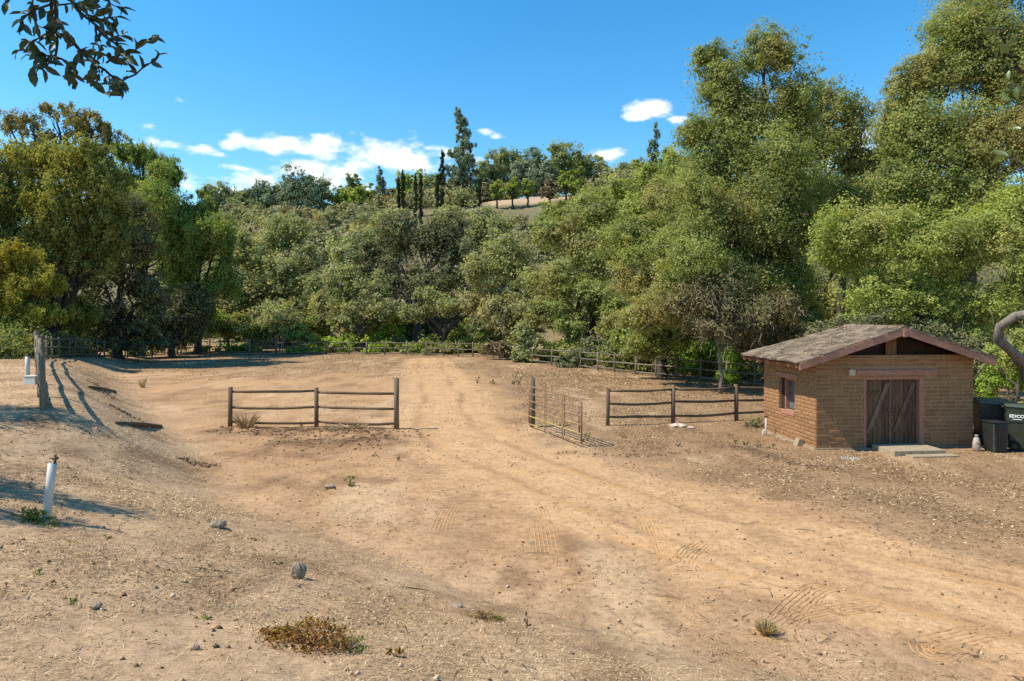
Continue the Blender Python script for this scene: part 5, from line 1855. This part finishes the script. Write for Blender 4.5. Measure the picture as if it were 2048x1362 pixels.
scatter('leaf_litter', 'dark and pale leaves on the foreground bank', 'leaf litter', 5000, (-6, 5), (3.2, 9), lambda x, y: sstep(-1.5, 2.5, foot_dist(x, y)) * clumpn(x, y, .9, 14, .48, .62), 'litter', .026, .55, 6, .7, .02, 1.2)

rl = np.random.default_rng(4)
n_l = 900
ss_, qq_ = EL_ + (RS - EL_ - .1) * rl.uniform(0, 1, n_l) ** .8, rl.uniform(FO, 2.3, n_l)
ok = fbm(ss_ * 1.5, qq_ * 1.5, 3, 8) > .46
ss_, qq_ = ss_[ok], qq_[ok]
C = np.array([(*shed_w(a_, b2), roof_z(a_) + .068 + rl.uniform(0, .02)) for a_, b2 in zip(ss_, qq_)])
N = unit(len(C), rl) * .35 + np.array([-.3, 0, 1.0])
N /= np.linalg.norm(N, axis=1, keepdims=True)
Vv, Fv = kites(C, N, rl.uniform(.03, .07, len(C)), rl, .5)
tag(np_obj('leaf_litter', Vv, Fv, M['litter']), 'fallen leaves lying on the shed roof', 'leaf litter', kind='stuff')
# dark soil clods along the berm and the trench
rc = np.random.default_rng(9)
mb = MB()


def clods(pts, n, w, smin, smax):
    for k in range(n):
        i = rc.integers(0, len(pts) - 1)
        t_ = rc.uniform()
        x = pts[i][0] * (1 - t_) + pts[i + 1][0] * t_ + rc.normal() * w
        y = pts[i][1] * (1 - t_) + pts[i + 1][1] * t_ + rc.normal() * w
        s = rc.uniform(smin, smax) * (rc.uniform() ** .6 + .2)
        z = gz(x, y)
        c = lambda: rc.uniform(.55, 1.1) * s
        mb.hexa([(x - c(), y - c(), z - s * .5), (x + c(), y - c(), z - s * .5), (x + c(), y + c(), z - s * .5), (x - c(), y + c(), z - s * .5),
                 (x - c() * .6, y - c() * .6, z + s * .7), (x + c() * .6, y - c() * .6, z + s * .6), (x + c() * .6, y + c() * .6, z + s * .8), (x - c() * .6, y + c() * .6, z + s * .6)])


clods(BERM, 520, .36, .015, .055)
clods(BERM2, 260, .38, .012, .045)
clods(TRENCH, 330, .22, .012, .042)
for dpts in (DARKS[0], DARKS[2], DARKS[3]):
    clods(dpts, 90, .14, .015, .045)
clods([G(235, 870), G(255, 872)], 60, .2, .02, .06)
o = mb.obj('soil_clods', M['clod'])
tag(o, 'dark crumbled soil clods along the fence berm and shallow trench', 'soil', kind='stuff')


lob = []
ru = np.random.default_rng(15)


def strip(pts, n, off0, off1, side, rmin, rmax):
    for k in range(n):
        i = ru.integers(0, len(pts) - 1)
        t_ = ru.uniform()
        ax, ay = pts[i]
        bx_, by_ = pts[i + 1]
        L = math.hypot(bx_ - ax, by_ - ay)
        nx_, ny_ = -(by_ - ay) / L * side, (bx_ - ax) / L * side
        q_ = ru.uniform(off0, off1)
        x, y = ax + (bx_ - ax) * t_ + nx_ * q_, ay + (by_ - ay) * t_ + ny_ * q_
        if abs(x) > y * .85 + 3:
            continue
        r_ = ru.uniform(rmin, rmax)
        lob.append((x, y, float(zg(x, y)) + r_ * .35, r_ * 1.2, r_ * 1.1, r_ * .75))


strip(per2, 190, 1.5, 11, 1, .5, 1.7)
strip(per[9:22], 85, 2.0, 10, 1, .8, 2.0)
strip(per[20:], 20, 2.0, 6, 1, .3, .8)
strip(per[1:10], 40, 6.0, 14, 1, .6, 1.4)
strip([(12.5, 20.5), (16, 19.5), (20, 18.5)], 26, 0.5, 5, 1, .4, .8)
lob2 = [l for l in lob if 350 < CU + F * l[0] / l[1] < 760]
lob = [l for l in lob if not 350 < CU + F * l[0] / l[1] < 760]
Vv, Fv = crown_cloud(lob2, 2.5, 1.5, ru, 'oak', .3)
tag(np_obj('undergrowth', Vv, Fv, M['bright']), 'bright green undergrowth behind the back fence left of the dark oak', 'undergrowth', kind='stuff')
Vv, Fv = crown_cloud(lob, 2.6, 1.5, ru, 'oak', .3)
TREE_COUNT['leaves'] += len(Fv)
o = np_obj('undergrowth', Vv, Fv, M['oak'])
tag(o, 'shaded undergrowth carpeting the ground beneath the trees behind the fence', 'undergrowth', kind='stuff')
scatter('twig_debris', 'small dark twigs and bark bits lying on the dirt', 'twigs', 2600, (-9, 9), (3.4, 18), lambda x, y: clumpn(x, y, .7, 23, .4, .6) * np.where(np.abs(road_dist(x, y)) < 1.2, .2, 1.0), 'debris', .13, .07, 31, .25, .018, 1.4)

# tyre tread: thin pressed ridges along the swung arcs and the wheel ruts
tm = MB()
tr_ = random.Random(8)


def ridge(pts, off, rad, gap=0.0):
    P2 = [Vector((p[0], p[1], 0)) for p in pts]
    fine = []
    for a_, b2 in zip(P2[:-1], P2[1:]):
        k_ = max(1, int((b2 - a_).length / .09))
        fine += [a_.lerp(b2, i / k_) for i in range(k_)]
    fine.append(P2[-1])
    for _ in range(3):
        fine = [fine[0]] + [(fine[i - 1] + fine[i] * 2 + fine[i + 1]) / 4 for i in range(1, len(fine) - 1)] + [fine[-1]]
    run = []
    for i, p in enumerate(fine):
        d_ = fine[min(i + 1, len(fine) - 1)] - fine[max(i - 1, 0)]
        nrm = Vector((-d_.y, d_.x, 0)).normalized()
        q = p + nrm * (off + tr_.gauss(0, .004))
        if gap and vnoise(np.array(q.x * 1.1 + off * 7), np.array(q.y * 1.1), 5) < gap:
            if len(run) > 3:
                tm.tube(run, rad, 5, False)
            run = []
            continue
        run.append((q.x, q.y, gz(q.x, q.y) - rad * .30))
    if len(run) > 3:
        tm.tube(run, [rad * .4] + [rad * tr_.uniform(.8, 1.1) for _ in run[2:]] + [rad * .4], 5, False)


for a_ in ARCS:
    for k in range(6):
        ridge(a_, (k - 2.5) * .062, .013)
road_near = [tuple(p) for p in ROAD[3:-1]]
for c_ in (-.80, .78, -1.3, 1.36):
    for k in range(4):
        ridge(road_near, c_ + (k - 1.5) * .055, .010, .40 if abs(c_) < 1 else .55)
for a_, b2 in (((1100, 1130), (1080, 1010)), ((1330, 1120), (1270, 1030))):
    for k in range(4):
        ridge([G(*a_), G((a_[0] + b2[0]) / 2 + 12, (a_[1] + b2[1]) / 2), G(*b2)], (k - 1.5) * .06, .010, .45)
o = tm.obj('tyre_tread', surf_mat('pressed_sand', [(.25, (.32, .185, .086)), (.55, (.41, .243, .115)), (.85, (.48, .30, .15))], 14, .97, None, .6, .01), None, True)
tag(o, 'tyre tread ridges pressed into the sandy driveway', 'tyre marks', kind='stuff')
rp = np.random.default_rng(21)
npb = 5200
x = rp.uniform(-9, 12, npb * 5)
y = 3.6 + 24 * rp.uniform(0, 1, npb * 5) ** 1.5
k = (np.abs(x) < y * .82) & (rp.uniform(size=len(x)) < .15 + clumpn(x, y, 1.0, 61, .42, .62)) & (in_shed(x, y) < .5)
x, y = x[k][:npb], y[k][:npb]
r_ = .007 + .022 * rp.uniform(0, 1, len(x)) ** 3.0
C = np.stack([x, y, rel_at(x, y) + r_ * .3], 1)
octa = np.array([(1, 0, 0), (0, 1, 0), (-1, 0, 0), (0, -1, 0), (0, 0, .8), (0, 0, -.8)], float)
Vv = C[:, None, :] + octa[None] * r_[:, None, None] * rp.uniform(.6, 1.35, (len(x), 6, 1))
Fo = np.array([(0, 1, 4), (1, 2, 4), (2, 3, 4), (3, 0, 4), (1, 0, 5), (2, 1, 5), (3, 2, 5), (0, 3, 5)])
Fv = (np.arange(len(x)) * 6)[:, None, None] + Fo[None]
pm_ = leaf_mat('pebble', [(0, (.12, .075, .042)), (.5, (.26, .165, .09)), (.85, (.42, .29, .17)), (1, (.55, .45, .33))], None, 1, 0.02)
tag(np_obj('pebbles', Vv.reshape(-1, 3), Fv.reshape(-1, 3), pm_), 'small stones and dirt crumbs on the open ground', 'pebbles', kind='stuff')

# ------------------------------------------------------------------ near trees outside the frame whose twigs hang into view
def near_leaf_mesh(seed, mat):
    r_ = random.Random(seed)
    mb_ = MB()
    n = 6
    bend = r_.uniform(.1, .35)
    cup = r_.uniform(.1, .3)
    for i in range(n + 1):
        t_ = i / n
        w_ = .5 * math.sin(math.pi * min(1, t_ * .93 + .05)) ** .8 * (1 + .07 * (-1) ** i)
        for s_ in (-1, 0, 1):
            mb_.v.append((t_, s_ * w_ * .42, -bend * t_ * t_ + abs(s_) * w_ * cup))
    for i in range(n):
        for k_ in range(2):
            a_ = i * 3 + k_
            mb_.f.append((a_, a_ + 1, a_ + 4, a_ + 3))
    return mb_.mesh('leaf', mat, True)


def hang_branch(t, stems, d0, leaf_len, mat, step, seed, per=1, extra=()):
    r_ = random.Random(seed)
    o = Vector(t.location)
    mb_ = MB()
    allp = []
    for (pts, r0) in stems:
        dd = [d0 + r_.uniform(-.12, .12)]
        pp = [Vector(P(u, v, d0 + r_.uniform(-.06, .06))) for (u, v) in pts]
        # refine
        fine = []
        for a_, b_ in zip(pp[:-1], pp[1:]):
            k_ = max(2, int((b_ - a_).length / .03))
            for i in range(k_):
                fine.append(a_.lerp(b_, i / k_) + Vector((r_.gauss(0, .002), r_.gauss(0, .002), r_.gauss(0, .002))))
        fine.append(pp[-1])
        m_ = len(fine)
        mb_.tube([p - o for p in fine], [r0 * (1 - .7 * i / (m_ - 1)) + .0008 for i in range(m_)], 6, True)
        allp.append(fine)
    br = mb_.obj('branch', M['bark'], t, True)
    meshes = [near_leaf_mesh(seed * 10 + i, M[mat]) for i in range(6)]
    cnt = 0
    for fine in allp:
        L = 0
        for i in range(1, len(fine)):
            L += (fine[i] - fine[i - 1]).length
            if L > step or i == len(fine) - 1:
                L = 0
                for _ in range(per):
                    tng = (fine[i] - fine[i - 1]).normalized()
                    dirv = tng * .75 + Vector((r_.uniform(-1, 1), r_.uniform(-.7, .7), r_.uniform(-1, .8)))
                    dirv.normalize()
                    q_ = dirv.to_track_quat('X', 'Z') @ Euler((r_.uniform(-1.6, 1.6), 0, 0)).to_quaternion()
                    lo = bpy.data.objects.new('leaf', meshes[cnt % 6])
                    lo.location = fine[i] - o
                    lo.rotation_mode = 'QUATERNION'
                    lo.rotation_quaternion = q_
                    s_ = leaf_len * r_.uniform(.6, 1.25)
                    lo.scale = (s_, s_ * r_.uniform(.8, 1.15), s_)
                    link(lo, br)
                    cnt += 1
    print('near leaves', cnt)
    return br


def off_tree(name, label, base, lobes, branch_end, limb_via, mat, r, seed, cov_n):
    rng = np.random.default_rng(seed)
    rr2 = random.Random(seed)
    bx, by = base
    bz = float(zg(bx, by)) - .1
    t = thing(name, label, 'tree', (bx, by, bz))
    o = Vector((bx, by, bz))
    Vs, Fs, b0_ = [], [], 0
    mb_ = MB()
    top = Vector((bx, by, bz + 2.2))
    mb_.tube([Vector((0, 0, 0)), Vector((.05, 0, 1.2)), top - o], [r * 1.3, r, r * .9], 10, True, .06, rr2)
    for (x, y, z, rx, ry, rz) in lobes:
        n = int(cov_n * rx * ry)
        nc = max(8, n // 40)
        dirs = unit(nc, rng)
        cc2 = np.array([x, y, z]) + dirs * (rng.uniform(.3, 1, nc) ** .5)[:, None] * np.array([rx, ry, rz])
        ci = rng.integers(0, nc, n)
        C = cc2[ci] + rng.normal(size=(n, 3)) * .13
        N = unit(n, rng)
        Vv, Fv = kites(C, N, rng.uniform(.07, .12, n), rng, .6)
        Vs.append(Vv - np.array(o))
        Fs.append(Fv + b0_)
        b0_ += len(Vv)
        mb_.tube([q - o for q in limb_path(top - Vector((0, 0, .2)), (x, y, z), rr2, 7, .06)], [r * .55 * (1 - .8 * k_ / 6) for k_ in range(7)], 7, True, .04, rr2)
    mb_.tube([q - o for q in [top - Vector((0, 0, .3))] + [Vector(p) for p in limb_via] + [Vector(branch_end)]], [r * .5] + [r * .25] * len(limb_via) + [.012], 7, True, 0, rr2)
    np_obj('crown', np.concatenate(Vs), np.concatenate(Fs), M[mat], t)
    mb_.obj('trunk', M['bark'], t, True)
    return t


Z = lambda pts, s=2.926, u0=0, v0=0: [(u0 + a / s, v0 + b / s) for (a, b) in pts]
tl = off_tree('oak_tree', 'dark leafy oak twigs hanging into the top left corner', (-13.0, 9.6),
              [(-9.9, 7.75, 6.2, 1.1, .34, .6), (-9.5, 6.45, 6.1, .95, .34, .5), (-11.9, 8.0, 6.9, 1.3, .4, .7), (-14.1, 12.1, 6.4, 1.9, 1.05, .9), (-12.9, 11.1, 5.8, .9, .4, .5)],
              P(100, -60, 2.3), [(-8.5, 2.2, 5.8), (-4.2, .4, 6.0), (-2.1, 1.5, 5.5)], 'oak_dark', .28, 301, 4200)
stemsL = [(Z([(300, -180), (300, 0), (305, 150), (330, 240), (325, 330), (270, 375), (250, 400)]), .006), (Z([(310, -60), (335, 110), (390, 200), (460, 290), (560, 380), (650, 440), (700, 480), (703, 560)]), .007),
          (Z([(700, 480), (790, 430), (880, 370), (930, 325)]), .003), (Z([(620, 370), (700, 320), (760, 310), (820, 260), (885, 222)]), .003), (Z([(390, -60), (450, 60), (560, 150), (640, 230), (720, 290), (740, 330)]), .005),
          (Z([(325, 330), (230, 340), (170, 300), (115, 295)]), .003), (Z([(330, 330), (400, 380), (430, 440), (455, 490)]), .003), (Z([(300, 20), (200, 60), (130, 110), (130, 160)]), .004),
          (Z([(460, 290), (470, 340), (440, 400)]), .002), (Z([(560, 380), (560, 440), (545, 475)]), .002), (Z([(390, 200), (330, 190), (260, 200), (200, 240), (170, 240)]), .003), (Z([(500, 90), (600, 110), (680, 100)]), .003),
          (Z([(560, 150), (560, 250), (600, 320), (640, 330)]), .003), (Z([(640, 230), (690, 210), (720, 205)]), .003), (Z([(600, -60), (640, 20), (720, 50)]), .003), (Z([(200, -60), (180, 60), (220, 150), (270, 170)]), .003),
          (Z([(460, 60), (520, 40), (590, 60), (640, 130)]), .003), (Z([(120, -60), (30, 20)]), .003), (Z([(340, 30), (420, 20), (500, 30)]), .003), (Z([(640, 440), (640, 480), (625, 495)]), .002), (Z([(230, 340), (195, 390), (180, 410)]), .002)]
hang_branch(tl, stemsL, 2.3, .048, 'nearleaf', .0125, 5, 2)
tr = off_tree('oak_tree', 'green oak twig hanging down along the right edge', (4.6, 1.0),
              [(4.6, 1.2, 7.2, 1.8, 1.5, 1.0)], P(2075, 100, 1.75), [(3.2, 1.4, 5.6), (2.0, 1.65, 4.9)], 'oak', .25, 302, 700)
Z2 = lambda pts: Z(pts, 2.836, 1920, 0)
hang_branch(tr, [(Z2([(440, 280), (363, 410), (330, 380), (275, 310), (245, 240), (222, 160)]), .004), (Z2([(222, 170), (180, 165), (150, 160)]), .002), (Z2([(222, 160), (250, 110), (280, 75)]), .002),
                 (Z2([(440, 500), (363, 520), (300, 525), (240, 520)]), .003), (Z2([(330, 380), (300, 400), (280, 400)]), .002), (Z2([(440, 680), (350, 730)]), .003), (Z2([(440, 900), (345, 925), (290, 890), (255, 885)]), .003), (Z2([(345, 925), (340, 985)]), .002),
                 (Z2([(300, 525), (310, 490), (290, 470)]), .002)], 1.75, .036, 'nearleaf2', .017, 6)

print('leaves', TREE_COUNT)
